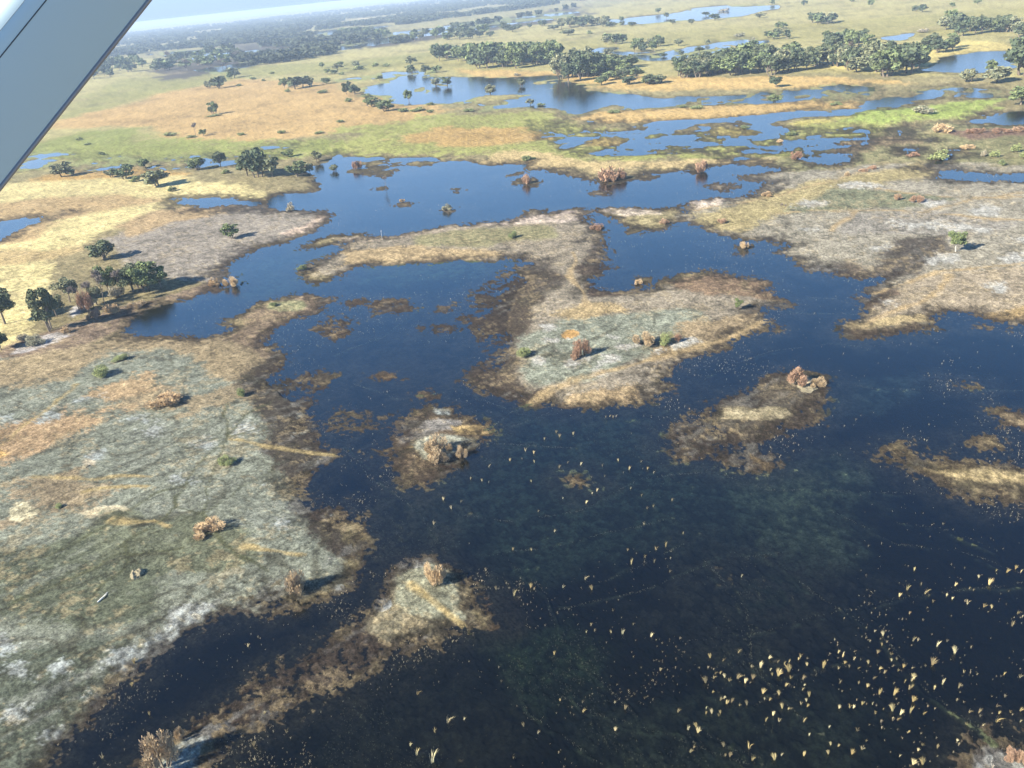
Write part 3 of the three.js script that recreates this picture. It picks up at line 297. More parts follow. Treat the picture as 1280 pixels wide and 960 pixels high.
[[-58.7,-77.4,-59.0,-76.3,-60.9,-76.0,-63.2,-76.8,-64.7,-78.2,-64.5,-79.4,-62.6,-79.7,-60.2,-78.8],[166,172,166],0.6,1.8],
[[-69.5,-90.3,-69.7,-89.0,-71.4,-88.8,-73.7,-89.6,-75.3,-91.1,-75.1,-92.4,-73.3,-92.7,-71.0,-91.8],[166,172,166],0.6,1.8],
[[-66.6,-90.9,-66.6,-90.1,-67.5,-89.8,-68.7,-90.4,-69.5,-91.3,-69.5,-92.2,-68.7,-92.5,-67.5,-91.9],[166,172,166],0.6,1.8],
[[-67.8,-83.4,-68.0,-82.6,-69.1,-82.5,-70.5,-83.0,-71.5,-83.9,-71.3,-84.6,-70.2,-84.8,-68.8,-84.3],[166,172,166],0.6,1.8],
[[-75.4,-97.0,-75.4,-96.0,-76.5,-95.8,-78.0,-96.4,-79.0,-97.5,-79.0,-98.4,-77.9,-98.7,-76.4,-98.0],[166,172,166],0.6,1.8],
[[-30.8,-102.8,-31.0,-102.0,-31.5,-101.8,-32.2,-102.2,-32.6,-103.1,-32.5,-103.9,-31.9,-104.1,-31.2,-103.6],[166,172,166],0.6,1.8],
[[-62.6,-151.6,-63.0,-150.3,-64.8,-150.1,-66.9,-151.1,-68.2,-152.8,-67.9,-154.1,-66.0,-154.3,-63.8,-153.2],[166,172,166],0.6,1.8],
[[-60.9,-138.9,-61.2,-138.0,-62.7,-137.8,-64.5,-138.6,-65.5,-139.8,-65.1,-140.8,-63.6,-140.9,-61.9,-140.1],[166,172,166],0.6,1.8],
[[-54.8,-130.9,-55.2,-130.0,-56.6,-129.9,-58.3,-130.6,-59.2,-131.7,-58.9,-132.6,-57.4,-132.7,-55.7,-132.0],[166,172,166],0.6,1.8],
[[-113.3,-177.2,-113.4,-175.8,-115.1,-175.6,-117.5,-176.7,-119.2,-178.5,-119.2,-179.9,-117.4,-180.1,-114.9,-179.0],[166,172,166],0.6,1.8],
[[-548,-1517,-615,-1962,-654,-2470,-373.3,-2186,-192.9,-1916,-63.5,-2195,287.5,-2541,210.5,-1871,9.7,-1758,-158.9,-1553,-319.1,-1672,-390.3,-1481,-436,-1292],[104,98,86],1.4,1.4],
[[-881,-3212,-792,-3197,-679,-3129,-590,-2707,-693,-2687],[216,200,150],0.8,0.7],
[[-510,-3848,-504,-4240,-401,-3536,-360.0,-2924],[214,196,150],0.8,0.7]
];
const WEED = [
[[-7.3,-153.3,9.4,-153.1,24.8,-146.1,31.0,-132.0,41.6,-118.8,40.7,-100.9,19.6,-104.6,-2.8,-104.4,-24.3,-121.4,-13.4,-129.6],[76,90,76],2,1.2],
[[34.6,-123.3,49.4,-125.3,58.4,-118.1,50.7,-107.6,48.2,-95.8,37.5,-92.1,35.5,-99.8,36.2,-110.2],[120,130,104],1.2,0.7],
[[-9.1,-90.2,3.1,-89.1,8.8,-82.2,4.8,-75.9,0.7,-74.0,-3.1,-75.7,-4.9,-82.7],[66,80,52],1.2,0.7],
[[36.8,-89.6,35.6,-87.9,33.6,-87.0,31.7,-87.3,30.5,-88.7,30.5,-90.7,31.7,-92.5,33.7,-93.4,35.7,-93.1,36.9,-91.6],[62,84,52],0.8,0.8],
[[-1.1,-92.2,-1.9,-89.9,-3.6,-88.8,-5.7,-89.1,-7.3,-90.8,-7.9,-93.3,-7.2,-95.7,-5.4,-97.0,-3.3,-96.7,-1.6,-94.8],[78,62,50],1.2,0.8],
[[-47.9,-197.7,-23.5,-201.7,-6.9,-186.8,-7.2,-160.7,-39.2,-166.2],[84,72,60],2,1.0],
[[24.4,-103.8,40.0,-99.1,48.8,-92.0,38.6,-80.8,22.9,-80.2,16.1,-87.2],[70,66,56],2,1.0],
[[-26.5,-78.9,-12.2,-81.0,-4.4,-71.0,-11.9,-67.5,-26.9,-69.3],[64,62,52],2,1.0],
[[62.4,-148.0,77.1,-148.2,71.3,-142.3,62.2,-139.3],[90,106,100],1.5,0.9],
[[77.9,-173.7,97.8,-173.0,93.1,-167.1,79.0,-167.7],[100,96,76],1.5,0.8],
[[-91.1,-287.7,-72.7,-311.7,-56.6,-305.5,-62.0,-252.4,-76.1,-247.8],[96,110,84],1.0,0.8],
[[-28.6,-122.2,-22.3,-131.4,-13.2,-119.3,-12.8,-106.1,-23.1,-107.8],[92,88,72],1.5,1.0],
[[-49.5,-273.2,-27.4,-267.3,4.1,-256.3,-6.3,-249.8,-37.0,-256.1],[110,128,84],1.5,0.9],
[[7.2,-71.9,21.5,-75.0,33.6,-68.4,32.0,-62.1,6.2,-65.2],[70,74,60],2.0,1.0]
];
const TRACKS = [
[[3.8,-156.3,10.2,-161.3,16.7,-165.0,25.4,-169.2,35.3,-173.3,47.4,-177.2,57.7,-180.3],0.9,[194,170,126],0],
[[23.8,-258.8,21.7,-237.3,21.4,-224.9,22.3,-213.3,23.0,-206.9],0.7,[194,170,126],0],
[[96.9,-276.8,104.3,-278.1,118.7,-273.1,134.1,-265.4,143.2,-257.3,153.3,-248.0,162.3,-242.4],0.75,[194,170,126],0],
[[141.1,-263.5,158.0,-270.5,180.5,-272.0],0.75,[194,170,126],0],
[[139.9,-296.1,144.5,-287.5,156.9,-273.3,177.1,-266.4],0.75,[194,170,126],0],
[[86.1,-196.1,96.3,-198.4,106.9,-203.3,117.6,-207.8,128.3,-207.7,140.7,-206.9],0.75,[194,170,126],0],
[[84.9,-179.2,94.0,-184.5,101.5,-187.9,109.6,-194.2,117.9,-204.3],0.75,[194,170,126],0],
[[72.4,-294.1,94.2,-299.2,115.0,-307.9,129.8,-314.8,146.2,-324.5],0.75,[194,170,126],0],
[[105.4,-252.9,115.0,-263.9,120.6,-271.1],0.75,[194,170,126],0],
[[49.1,-176.7,61.9,-187.4,69.3,-191.9,74.4,-192.6],0.75,[194,170,126],0],
[[-112.8,-160.4,-108.9,-178.2,-107.3,-192.1],0.5,[186,166,116],0],
[[-96.9,-146.6,-84.0,-144.0,-72.2,-142.3],0.5,[186,166,116],0],
[[-82.8,-138.6,-70.7,-138.0],0.5,[186,166,116],0],
[[-59.8,-153.0,-50.4,-148.7,-34.2,-142.8],0.5,[186,166,116],0],
[[-72.9,-127.5,-62.5,-122.3],0.5,[186,166,116],0],
[[-46.4,-114.3,-36.6,-109.7],0.5,[186,166,116],0],
[[-172.3,-316.0,-176.6,-351.3,-167.3,-357.8],0.5,[186,166,116],0],
[[-17.5,-100.1,-14.3,-96.0,-10.2,-91.1],0.5,[186,166,116],0],
[[-65.2,-171.4,-60.6,-154.2,-59.9,-138.7,-57.2,-125.4],0.3,[92,94,68],0],
[[-63.5,-128.6,-57.2,-125.4,-52.7,-134.5,-47.7,-139.2],0.3,[92,94,68],0],
[[-67.4,-117.4,-63.5,-128.6,-64.1,-142.5,-60.6,-154.2],0.3,[92,94,68],0],
[[-68.9,-152.9,-60.6,-154.2,-53.0,-156.3],0.3,[92,94,68],0],
[[-81.0,-117.5,-73.2,-125.4,-67.8,-134.6,-61.5,-139.0],0.3,[92,94,68],0],
[[-81.8,-105.6,-75.1,-110.3,-67.9,-115.3,-57.3,-115.7],0.3,[92,94,68],0],
[[-60.6,-154.2,-58.5,-164.8,-54.2,-169.7],0.3,[92,94,68],0],
[[-68.4,-103.5,-66.2,-110.9,-66.6,-117.3],0.3,[92,94,68],0],
[[-57.2,-125.4,-48.9,-114.3,-41.9,-106.9],0.3,[92,94,68],0],
[[-22.5,-228.4,-26.3,-215.3,-32.0,-203.5,-39.8,-198.1,-43.3,-193.9],0.24,[122,130,98],1],
[[-6.8,-106.0,0.0,-106.3,6.0,-107.4,18.0,-109.5,22.1,-110.6],0.24,[122,130,98],1],
[[7.9,-96.0,14.9,-99.1,21.0,-102.3,24.4,-103.8],0.24,[122,130,98],1],
[[-4.3,-82.9,-2.8,-78.6,-2.1,-74.2,3.2,-68.7,5.9,-65.6],0.24,[122,130,98],1],
[[1.9,-76.4,5.6,-73.2,9.9,-70.9,14.9,-68.0,17.4,-66.5,21.5,-63.7],0.24,[122,130,98],1],
[[36.5,-96.4,38.3,-90.8,39.9,-87.2,42.5,-83.0],0.24,[122,130,98],1],
[[43.7,-80.0,44.5,-75.2,45.3,-71.5,46.8,-68.1,48.9,-64.7,49.3,-62.8],0.24,[122,130,98],1],
[[65.3,-151.1,71.4,-148.1,78.2,-145.4,99.3,-139.2],0.24,[122,130,98],1],
[[34.8,-121.7,40.8,-115.7,47.0,-114.5,55.9,-112.4,62.9,-110.3],0.24,[122,130,98],1],
[[-11.3,-139.3,-7.4,-144.8,-0.6,-153.6,3.8,-156.3],0.24,[122,130,98],1],
[[-7.4,-144.8,0.8,-148.0,7.6,-151.7],0.24,[122,130,98],1],
[[-7.4,-141.3,1.9,-139.6,10.8,-136.2],0.24,[122,130,98],1],
[[65.8,-193.5,74.4,-189.3,84.5,-185.2],0.24,[122,130,98],1],
[[78.2,-199.8,85.2,-196.4],0.24,[122,130,98],1],
[[-11.6,-164.5,-6.4,-160.5,-1.4,-155.6],0.24,[122,130,98],1],
[[67.2,-94.4,62.6,-101.1,54.5,-104.7],0.24,[122,130,98],1],
[[16.4,-70.1,20.0,-66.2,23.0,-64.2],0.24,[122,130,98],1],
[[24.5,-72.0,31.3,-74.9,38.0,-76.6],0.24,[122,130,98],1],
[[-13.2,-119.3,-2.4,-115.0,8.4,-115.4,20.5,-123.0,31.8,-123.4],0.24,[122,130,98],1],
[[3.4,-92.4,15.1,-94.0,28.1,-99.2,37.7,-99.5],0.24,[122,130,98],1],
[[18.5,-83.7,30.2,-83.5,42.0,-86.4,55.6,-87.5,68.0,-88.0],0.24,[122,130,98],1],
[[-5.3,-106.8,1.5,-96.1,2.8,-86.0,7.9,-76.8,11.0,-71.4],0.24,[122,130,98],1],
[[25.8,-99.6,28.5,-88.5,26.4,-78.3,29.2,-69.0],0.24,[122,130,98],1],
[[48.3,-108.0,54.1,-98.6,61.9,-95.3,68.4,-88.8],0.24,[122,130,98],1],
[[41.4,-160.9,58.1,-169.6,72.8,-170.3,83.9,-162.8],0.24,[122,130,98],1],
[[-34.6,-145.7,-26.8,-132.2,-18.7,-120.3,-12.9,-108.1],0.24,[122,130,98],1],
[[-36.9,-176.0,-24.9,-164.8,-14.3,-166.3],0.24,[122,130,98],1]
];
const TREES = [
[-153.2,-246.1,11.2,8.4,0,0],
[-134.3,-235.5,14.6,7.1,0,1],
[-139.8,-261.4,8.4,6.8,2,2],
[-125.4,-254.1,10.9,6.6,3,3],
[-129.4,-250.2,8.1,5.0,4,4],
[-127.1,-263.6,10.7,5.8,1,5],
[-120.4,-265.5,9.1,8.9,0,6],
[-116.0,-264.9,10.2,9.5,1,7],
[-111.6,-266.7,7.7,6.3,1,8],
[-123.8,-261.8,5.6,5.7,8,9],
[-142.5,-222.7,5.4,5.0,0,10],
[-103.2,-323.3,6.1,6.0,1,11],
[-148.7,-311.9,7.5,8.2,0,12],
[-87.6,-363.1,4.9,4.5,8,13],
[-123.7,-242.3,4.2,4.9,4,14],
[-119.7,-246.0,4.3,5.4,6,15],
[-128.8,-253.6,8.2,5.6,3,16],
[-122.4,-262.2,8.4,6.2,3,17],
[-119.7,-269.3,8.6,8.0,0,18],
[-137.9,-247.8,7.0,5.5,2,19],
[-132.7,-251.9,7.6,4.0,3,20],
[-133.6,-224.9,3.0,6.4,8,21],
[-128.7,-255.8,6.6,4.6,2,22],
[-139.1,-228.8,2.5,4.6,8,23],
[-127.9,-231.9,2.3,3.3,6,24],
[-114.3,-250.0,2.4,6.5,6,25],
[-93.6,-264.1,3.4,4.7,6,26],
[-87.3,-262.1,3.7,5.7,6,27],
[-129.2,-457,11.1,9.4,0,28],
[-121.8,-449,15.5,11.0,0,28],
[-113.7,-447,11.4,10.1,2,28],
[-99.6,-442,8.1,10.0,1,28],
[-93.5,-445,6.3,4.2,2,28],
[-121.6,-459,13.0,8.6,1,28],
[-155.6,-500,9.1,7.0,0,29],
[-167.6,-495,7.5,9.2,1,29],
[-207.3,-488,8.4,10.9,1,29],
[-177.1,-454,9.7,13.7,2,29],
[-257.3,-520,8.9,11.6,2,29],
[-251.1,-519,4.7,5.8,1,29],
[-208.4,-523,6.3,6.8,1,29],
[-218.6,-498,5.5,6.5,2,29],
[-117.4,-506,4.6,6.6,1,29],
[-95.3,-481,6.3,5.4,2,29],
[-265.1,-599,3.0,5.5,5,30],
[-81.1,-447,3.6,4.2,2,29],
[-196.6,-476,3.9,6.2,5,30],
[-163.1,-436,3.1,4.9,5,30],
[-144.7,-471,2.9,5.3,5,30],
[-236.3,-776,11.4,8.5,1,31],
[-213.0,-644,8.9,7.1,3,32],
[-205.7,-639,5.1,5.3,1,33],
[-237.8,-660,3.3,10.9,5,34],
[-173.7,-622,2.5,8.0,5,34],
[-142.2,-608,3.0,8.4,5,34],
[-111.9,-588,2.3,7.6,5,34],
[-284.6,-1060,3.1,11.4,5,34],
[-288.1,-1139,4.4,9.2,5,34],
[-277.2,-1202,4.6,8.6,5,34],
[-263.7,-1094,3.2,7.8,5,34],
[-320.2,-693,2.7,5.7,5,34],
[-214.0,-637,2.5,8.2,5,34],
[-104.8,-635,2.5,8.2,5,34],
[-299.3,-658,2.0,6.0,5,34],
[-232.7,-763,2.3,13.9,5,34],
[-307.4,-1055,14.3,15.2,0,35],
[-324.3,-1071,9.3,9.6,2,35],
[-327.8,-1202,13.9,15.0,2,35],
[-331.4,-1195,9.2,8.5,1,35],
[-211.9,-965,11.3,8.7,1,35],
[-196.2,-942,12.8,15.3,0,35],
[-189.3,-951,12.0,15.4,2,35],
[-182.7,-952,10.2,10.3,2,35],
[-198.4,-914,5.3,6.6,5,36],
[-210.0,-1208,8.2,6.5,1,35],
[-185.9,-1101,6.4,6.9,1,35],
[-167.3,-970,6.6,8.7,1,35],
[-176.4,-1091,5.3,7.8,1,35],
[-154.4,-867,4.2,12.6,5,36],
[-186.3,-1217,5.9,8.7,1,35],
[-148.6,-1113,6.5,18.0,5,36],
[-129.9,-1136,6.6,10.2,5,36],
[-115.0,-1118,5.4,10.0,5,36],
[-164.3,-1067,4.1,9.6,5,36],
[-52.5,-1172,18.8,13.1,1,37],
[-47.8,-1115,19.6,13.5,0,37],
[-41.9,-1167,15.0,15.7,1,37],
[-39.2,-1145,18.3,19.3,1,37],
[-30.9,-1155,15.7,16.5,0,37],
[-28.4,-1140,14.8,14.5,2,37],
[-23.9,-1084,17.4,14.3,1,37],
[-15.2,-1075,17.1,15.0,1,37],
[-13.1,-1100,17.3,15.1,0,37],
[-10.0,-1111,18.7,12.5,0,37],
[-3.7,-1028,17.1,13.0,0,37],
[-4.8,-1022,24,15.0,1,38],
[0.1,-954,18.0,17.2,0,38],
[3.4,-1020,22.9,20.3,0,38],
[9.0,-945,21.1,17.9,0,38],
[12.7,-1013,23.4,19.2,1,38],
[12.5,-1004,24.0,13.7,1,38],
[15.5,-974,21.8,14.9,0,38],
[18.1,-1013,21.8,20.8,0,38],
[21.0,-991,20.4,14.5,1,38],
[29.4,-995,21.6,16.3,1,38],
[33.7,-1005,19.8,15.4,0,38],
[27.4,-936,18.5,14.8,0,38],
[35.0,-977,22.5,20.7,2,38],
[38.0,-911,21.7,17.8,1,38],
[42.3,-963,23.7,19.2,1,39],
[44.3,-1006,21.5,16.8,0,39],
[46.3,-1027,19.3,16.7,0,39],
[47.5,-981,21.5,20.8,1,39],
[48.1,-945,21.3,13.9,0,39],
[58.9,-962,20.6,13.9,1,39],
[63.1,-973,20.9,13.8,0,39],
[62.4,-942,20.2,18.0,1,39],
[59.3,-923,20.2,13.6,1,39],
[69.1,-932,18.6,17.5,0,39],
[74.9,-983,20.1,14.6,0,39],
[72.2,-926,18.7,14.2,0,39],
[76.3,-916,21.6,14.1,1,39],
[78.0,-924,23.7,18.4,1,39],
[71.0,-772,22.2,14.7,2,40],
[73.9,-740,17.3,12.6,0,40],
[79.9,-804,19.6,19.2,1,40],
[82.2,-785,20.3,17.4,0,40],
[88.6,-822,19.3,17.5,0,40],
[88.0,-815,22.1,14.6,2,40],
[86.7,-789,22.6,17.0,0,40],
[96.8,-825,20.9,15.8,2,40],
[84.3,-743,21.6,15.6,0,40],
[89.5,-769,15.4,17.1,2,40],
[94.1,-766,21.9,14.5,0,40],
[101.2,-796,17.7,14.0,0,40],
[101.2,-782,19.5,17.6,0,40],
[109.7,-830,13.3,13.7,1,41],
[100.7,-765,12.5,12.4,1,41],
[104.2,-767,13.9,12.9,0,41],
[111.3,-811,14.4,13.3,0,41],
[115.3,-799,13.0,14.3,1,41],
[120.7,-841,11.3,10.9,1,41],
[115.5,-768,14.5,11.9,1,41],
[122.5,-780,11.3,11.2,1,41],
[125.0,-795,15.1,13.8,0,41],
[121.8,-745,10.8,11.6,1,41],
[128.3,-796,10.9,11.2,0,41],
[133.8,-809,11.3,14.5,2,41],
[137.0,-796,11.8,10.6,1,41],
[96.0,-698,7.4,9.9,1,42],
[104.4,-719,7.9,9.5,1,42],
[112.9,-730,7.6,9.6,5,43],
[118.8,-728,7.5,10.9,0,42],
[114.8,-681,6.7,11.4,0,42],
[127.6,-717,8.7,9.1,1,42],
[127.5,-672,7.9,11.6,5,43],
[128.6,-667,7.5,10.4,0,42],
[134.6,-668,6.5,11.3,2,42],
[-116.3,-1737,18.8,13.3,0,44],
[-114.3,-1690,16.2,14.9,1,44],
[-98.9,-1660,16.9,12.5,2,44],
[-99.3,-1822,15.4,13.7,0,44],
[-74.6,-1681,16.6,13.8,1,44],
[-73.4,-1770,16.2,13.1,0,44],
[-70.1,-1799,17.5,20.8,1,44],
[-49.2,-1591,13.2,17.4,1,44],
[-39.0,-1648,18.4,19.1,0,44],
[-28.2,-1555,14.3,17.1,2,44],
[-19.7,-1700,19.6,19.7,0,44],
[-18.1,-1605,17.9,14.8,0,44],
[-8.2,-1553,17.3,15.9,0,44],
[6.4,-1559,12.6,12.7,0,44],
[14.6,-1627,18.6,18.8,1,44],
[54.6,-1721,15.7,12.9,0,45],
[58.2,-1680,13.3,14.5,0,45],
[67.6,-1624,10.9,16.1,0,45],
[80.1,-1664,10.9,13.1,0,45],
[148.8,-1550,18.7,12.4,2,46],
[167.8,-1590,18.6,16.7,1,46],
[165.6,-1570,17.6,11.8,2,46],
[180.8,-1570,18.2,17.1,0,46],
[184.9,-1544,16.9,16.8,0,46],
[193.3,-1563,19.1,16.1,2,46],
[207.7,-1636,14.4,16.5,0,46],
[203.7,-1574,13.9,11.7,1,46],
[211.9,-1558,13.5,16.9,2,46],
[211.9,-1491,13.4,14.4,2,46],
[229.6,-1579,14.1,13.4,2,46],
[163.7,-1122,12.7,10.6,1,47],
[158.5,-1098,10.9,8.4,2,47],
[170.0,-1119,10.4,9.5,2,47],
[170.1,-1093,10.1,10.4,1,47],
[170.1,-1090,12.6,11.3,0,47],
[178.1,-1095,11.6,11.8,1,47],
[170.4,-967,12.2,7.3,1,48],
[179.5,-995,12.7,11.8,1,48],
[178.1,-958,9.2,9.6,0,48],
[193.9,-996,10.2,10.1,2,48],
[187.6,-949,11.0,8.0,1,48],
[200.7,-995,12.6,10.4,1,48],
[204.0,-991,10.1,8.8,0,48],
[158.0,-700,15.9,11.3,0,49],
[159.8,-683,12.6,12.6,1,49],
[161.0,-685,11.6,16.1,0,49],
[176.9,-732,12.2,15.4,2,49],
[179.9,-732,13.4,14.4,0,49],
[169.6,-684,13.4,10.5,2,49],
[168.1,-677,13.9,11.5,0,49],
[171.4,-688,13.6,15.1,2,49],
[181.7,-703,16.3,14.1,0,49],
[185.1,-715,13.2,15.5,2,49],
[179.2,-687,12.8,13.8,1,49],
[180.7,-687,11.6,13.5,1,49],
[188.4,-699,13.2,15.3,1,49],
[194.7,-722,12.2,13.1,0,49],
[193.0,-703,15.8,11.9,0,49],
[195.4,-696,13.5,13.8,1,49],
[190.9,-686,16.3,15.2,0,50],
[198.6,-706,17.6,17.6,0,50],
[190.9,-670,15.2,15.3,1,50],
[197.3,-668,18.1,11.2,0,50],
[199.5,-675,17.9,17.6,1,50],
[209.5,-707,19.5,17.4,1,50],
[219.2,-714,14.4,12.8,1,50],
[225.4,-724,19.3,16.9,1,50],
[205.9,-667,12.9,11.8,1,50],
[214.3,-672,14.8,11.9,0,50],
[220.4,-689,18.0,12.0,0,50],
[218.4,-674,15.4,12.6,1,50],
[219.7,-678,19.1,13.0,0,50],
[214.9,-645,15.2,12.2,0,50],
[227.2,-684,17.2,11.6,0,50],
[223.6,-658,15.2,12.5,2,50],
[233.7,-681,16.1,15.9,2,50],
[226.9,-653,13.8,15.9,2,50],
[248.3,-701,16.6,12.9,0,50],
[243.2,-688,18.0,13.3,1,50],
[247.1,-688,14.6,14.2,2,50],
[235.5,-653,18.0,11.1,0,50],
[255.8,-688,13.0,11.7,1,51],
[244.5,-653,13.9,11.5,0,51],
[256.9,-670,13.5,17.3,2,51],
[258.4,-670,16.6,16.6,0,51],
[265.6,-679,13.0,11.7,1,51],
[269.6,-672,18.1,12.5,0,51],
[267.4,-659,16.8,11.5,2,51],
[267.6,-654,17.3,12.0,0,51],
[268.8,-644,15.5,12.2,2,51],
[281.4,-665,12.5,11.4,0,51],
[266.3,-626,16.5,12.5,0,51],
[264.7,-612,11.6,14.7,2,51],
[282.0,-644,12.0,15.5,2,51],
[291.4,-650,16.7,11.4,2,51],
[273.8,-602,13.3,11.5,1,51],
[288.6,-628,19.0,13.1,2,52],
[269.9,-585,15.4,13.9,0,52],
[269.3,-576,18.2,15.6,1,52],
[290.1,-612,15.5,12.9,1,52],
[294.5,-618,18.2,13.6,0,52],
[298.5,-622,16.0,16.7,2,52],
[299.1,-611,16.0,16.1,2,52],
[285.9,-584,19.6,17.6,0,52],
[287.0,-579,16.8,17.4,0,52],
[302.7,-605,16.5,14.7,1,52],
[326.9,-823,12.8,10.9,1,53],
[315.4,-783,14.3,14.5,0,53],
[315.6,-777,12.0,11.4,0,53],
[329.0,-800,11.8,10.3,1,53],
[336.2,-806,14.0,10.3,1,53],
[325.3,-769,15.5,9.5,1,53],
[337.2,-783,11.1,10.9,0,53],
[339.6,-786,14.1,12.7,0,53],
[333.1,-754,12.6,10.7,1,53],
[414,-1099,13.1,12.8,0,54],
[409,-1069,12.2,10.2,1,54],
[419,-1088,12.6,11.8,0,54],
[421,-1066,9.5,13.5,0,54],
[428,-1075,12.7,13.9,2,54],
[314.7,-962,7.7,7.2,0,55],
[312.5,-939,8.2,10.7,1,55],
[362.2,-1069,8.0,8.6,1,55],
[327.6,-969,8.3,9.4,0,55],
[362.6,-1055,8.3,8.1,1,55],
[322.7,-925,9.8,7.7,0,55],
[456,-853,17.8,11.7,1,56],
[443,-816,17.0,12.9,0,56],
[424,-774,14.7,12.3,0,56],
[457,-822,13.3,11.8,1,56],
[450,-806,12.7,14.8,0,56],
[443,-784,15.6,9.3,0,56],
[444,-776,14.4,12.4,0,56],
[461,-790,13.0,11.3,0,56],
[458,-776,11.5,12.3,1,56],
[460,-770,14.6,13.3,0,56],
[465,-766,11.6,10.8,0,56],
[464,-762,13.9,9.1,2,56],
[446,-722,12.2,12.0,0,56],
[357.8,-699,10.3,11.3,0,57],
[368.2,-712,11.5,10.4,0,57],
[353.9,-675,10.5,10.9,0,57],
[362.1,-679,9.4,10.5,1,57],
[374.9,-695,12.4,8.3,1,57],
[368.8,-682,12.3,7.9,0,57],
[325.7,-520,24,21.3,0,58],
[448,-846,12.4,12.3,2,59],
[314.9,-679,8.7,6.8,2,60],
[293.2,-520,7.8,8.7,2,61],
[302.7,-506,9.2,15.1,2,62],
[325.1,-552,7.7,6.1,1,63],
[270.8,-429,8.7,12.1,1,64],
[316.3,-1315,7.6,8.2,0,65],
[360.0,-1351,10.4,14.4,0,65],
[412,-1297,7.5,13.9,2,65],
[542,-1479,9.9,9.2,0,65],
[569,-1289,9.9,8.0,1,65],
[548,-1111,7.5,8.0,0,65],
[545,-1089,9.5,10.7,0,65],
[539,-1631,9.4,8.7,1,65],
[355.9,-1745,10.0,10.8,1,65],
[330.0,-1551,10.4,8.3,0,65],
[298.2,-1362,7.9,9.7,0,65],
[260.3,-1598,9.2,8.5,1,65],
[234.2,-1432,9.6,7.6,0,65],
[248.6,-1427,6.9,11.4,0,65],
[221.1,-1464,8.4,15.6,0,65],
[101.8,-1683,9.7,8.9,0,65],
[25.5,-1554,8.9,12.4,0,65],
[135.6,-1544,8.9,19.2,0,65],
[128.9,-1722,11.5,18.3,1,65],
[139.0,-1356,9.1,19.3,2,65],
[169.7,-1340,6.4,10.7,5,66],
[632,-1123,5.4,9.1,1,65],
[595,-1114,6.5,6.0,1,65],
[609,-1450,7.0,10.3,1,65],
[219.6,-880,6.0,8.8,0,65],
[248.8,-959,5.6,5.2,2,65],
[198.9,-866,5.1,6.3,0,65],
[291.3,-942,5.5,10.2,8,66],
[300.9,-1018,4.9,14.6,8,66],
[426,-846,5.0,13.8,8,66],
[220.8,-977,7.6,8.8,2,65],
[384.7,-1500,7.2,12.0,0,65],
[440,-1584,6.1,22.5,8,66],
[183.7,-877,3.4,6.3,0,65],
[138.9,-951,7.4,8.6,2,65],
[-125.4,-828,12.2,9.0,0,67],
[-116.0,-813,10.4,8.9,0,67],
[-89.7,-713,7.7,13.0,1,67],
[-74.2,-672,8.6,12.3,1,67],
[-60.7,-657,3.9,10.8,5,68],
[-48.9,-652,3.9,13.2,5,68],
[-38.6,-636,3.2,7.0,5,68],
[-102.2,-789,4.6,10.0,5,68],
[-114.9,-765,4.5,9.7,5,68],
[-60.4,-725,10.0,6.6,1,67],
[-30.7,-813,8.8,8.8,1,67],
[-41.8,-830,7.3,7.5,2,67],
[34.7,-749,6.6,6.8,2,67],
[7.1,-710,8.4,7.8,2,67],
[34.2,-626,4.4,5.8,2,67],
[-74.4,-987,9.6,9.8,0,67],
[-58.4,-970,9.4,9.6,0,67],
[-45.9,-965,7.5,10.4,1,67],
[-105.6,-941,5.5,6.8,1,67],
[-11.0,-623,3.1,9.7,5,68],
[-40.6,-683,3.4,7.5,5,68],
[40.9,-616,2.4,6.8,5,68],
[35.2,-841,3.3,7.6,8,68],
[196.9,-581,7.5,9.1,0,67],
[176.0,-521,4.7,7.8,1,67],
[129.6,-525,2.6,9.8,5,68],
[124.0,-537,2.2,6.0,5,68],
[199.8,-487,2.5,7.3,5,68],
[81.1,-544,2.7,10.1,5,68],
[-181.1,-1151,7.8,12.4,2,67],
[-160.0,-1173,7.9,9.4,2,67],
[-82.7,-1102,10.7,11.9,2,67],
[19.2,-422,3.0,8.0,5,69],
[222.7,-433,4.4,13.1,8,70],
[206.1,-382.2,5.1,10.6,6,71],
[181.0,-333.7,4.5,9.0,5,72],
[198.4,-325.6,3.7,4.7,5,73],
[209.4,-329.7,4.5,4.8,5,73],
[193.4,-312.1,3.0,3.3,5,73],
[196.7,-330.0,2.8,3.2,8,73],
[205.2,-318.5,3.0,3.1,5,73],
[148.7,-413,3.0,6.3,5,73],
[135.4,-447,1.8,6.7,5,73],
[132.3,-361.0,4.9,5.2,4,74],
[217.0,-372.7,2.7,9.3,4,74],
[224.8,-367.6,2.7,8.4,4,74],
[150.5,-327.0,2.1,3.8,4,74],
[138.1,-321.0,2.0,2.8,6,74],
[146.2,-324.5,1.7,4.4,4,74],
[199.3,-346.7,2.9,6.0,6,74],
[174.0,-342.9,2.1,5.9,4,74],
[233.1,-366.6,3.0,7.0,4,74],
[138.6,-400,2.1,3.8,6,74],
[-68.6,-445,5.9,5.9,4,75],
[-48.3,-388.9,5.6,3.3,3,76],
[-38.6,-357.5,1.9,2.7,6,77],
[-18.7,-334.7,3.1,4.2,8,78],
[15.2,-368.2,5.7,4.9,4,79],
[51.6,-356.7,8.1,11.6,4,80],
[56.3,-357.7,4.8,5.5,4,81],
[89.3,-355.8,6.6,6.8,4,82],
[35.3,-283.7,2.4,5.6,4,83],
[58.2,-281.9,2.1,3.9,4,84],
[5.8,-282.7,2.7,4.2,5,85],
[-41.6,-298.7,6.0,2.3,7,86],
[-66.0,-271.8,2.3,3.8,5,87],
[127.7,-221.2,6.1,4.5,1,88],
[59.1,-196.1,3.3,2.0,1,89],
[138.5,-279.3,2.4,3.0,4,90],
[142.3,-274.1,2.9,5.1,4,91],
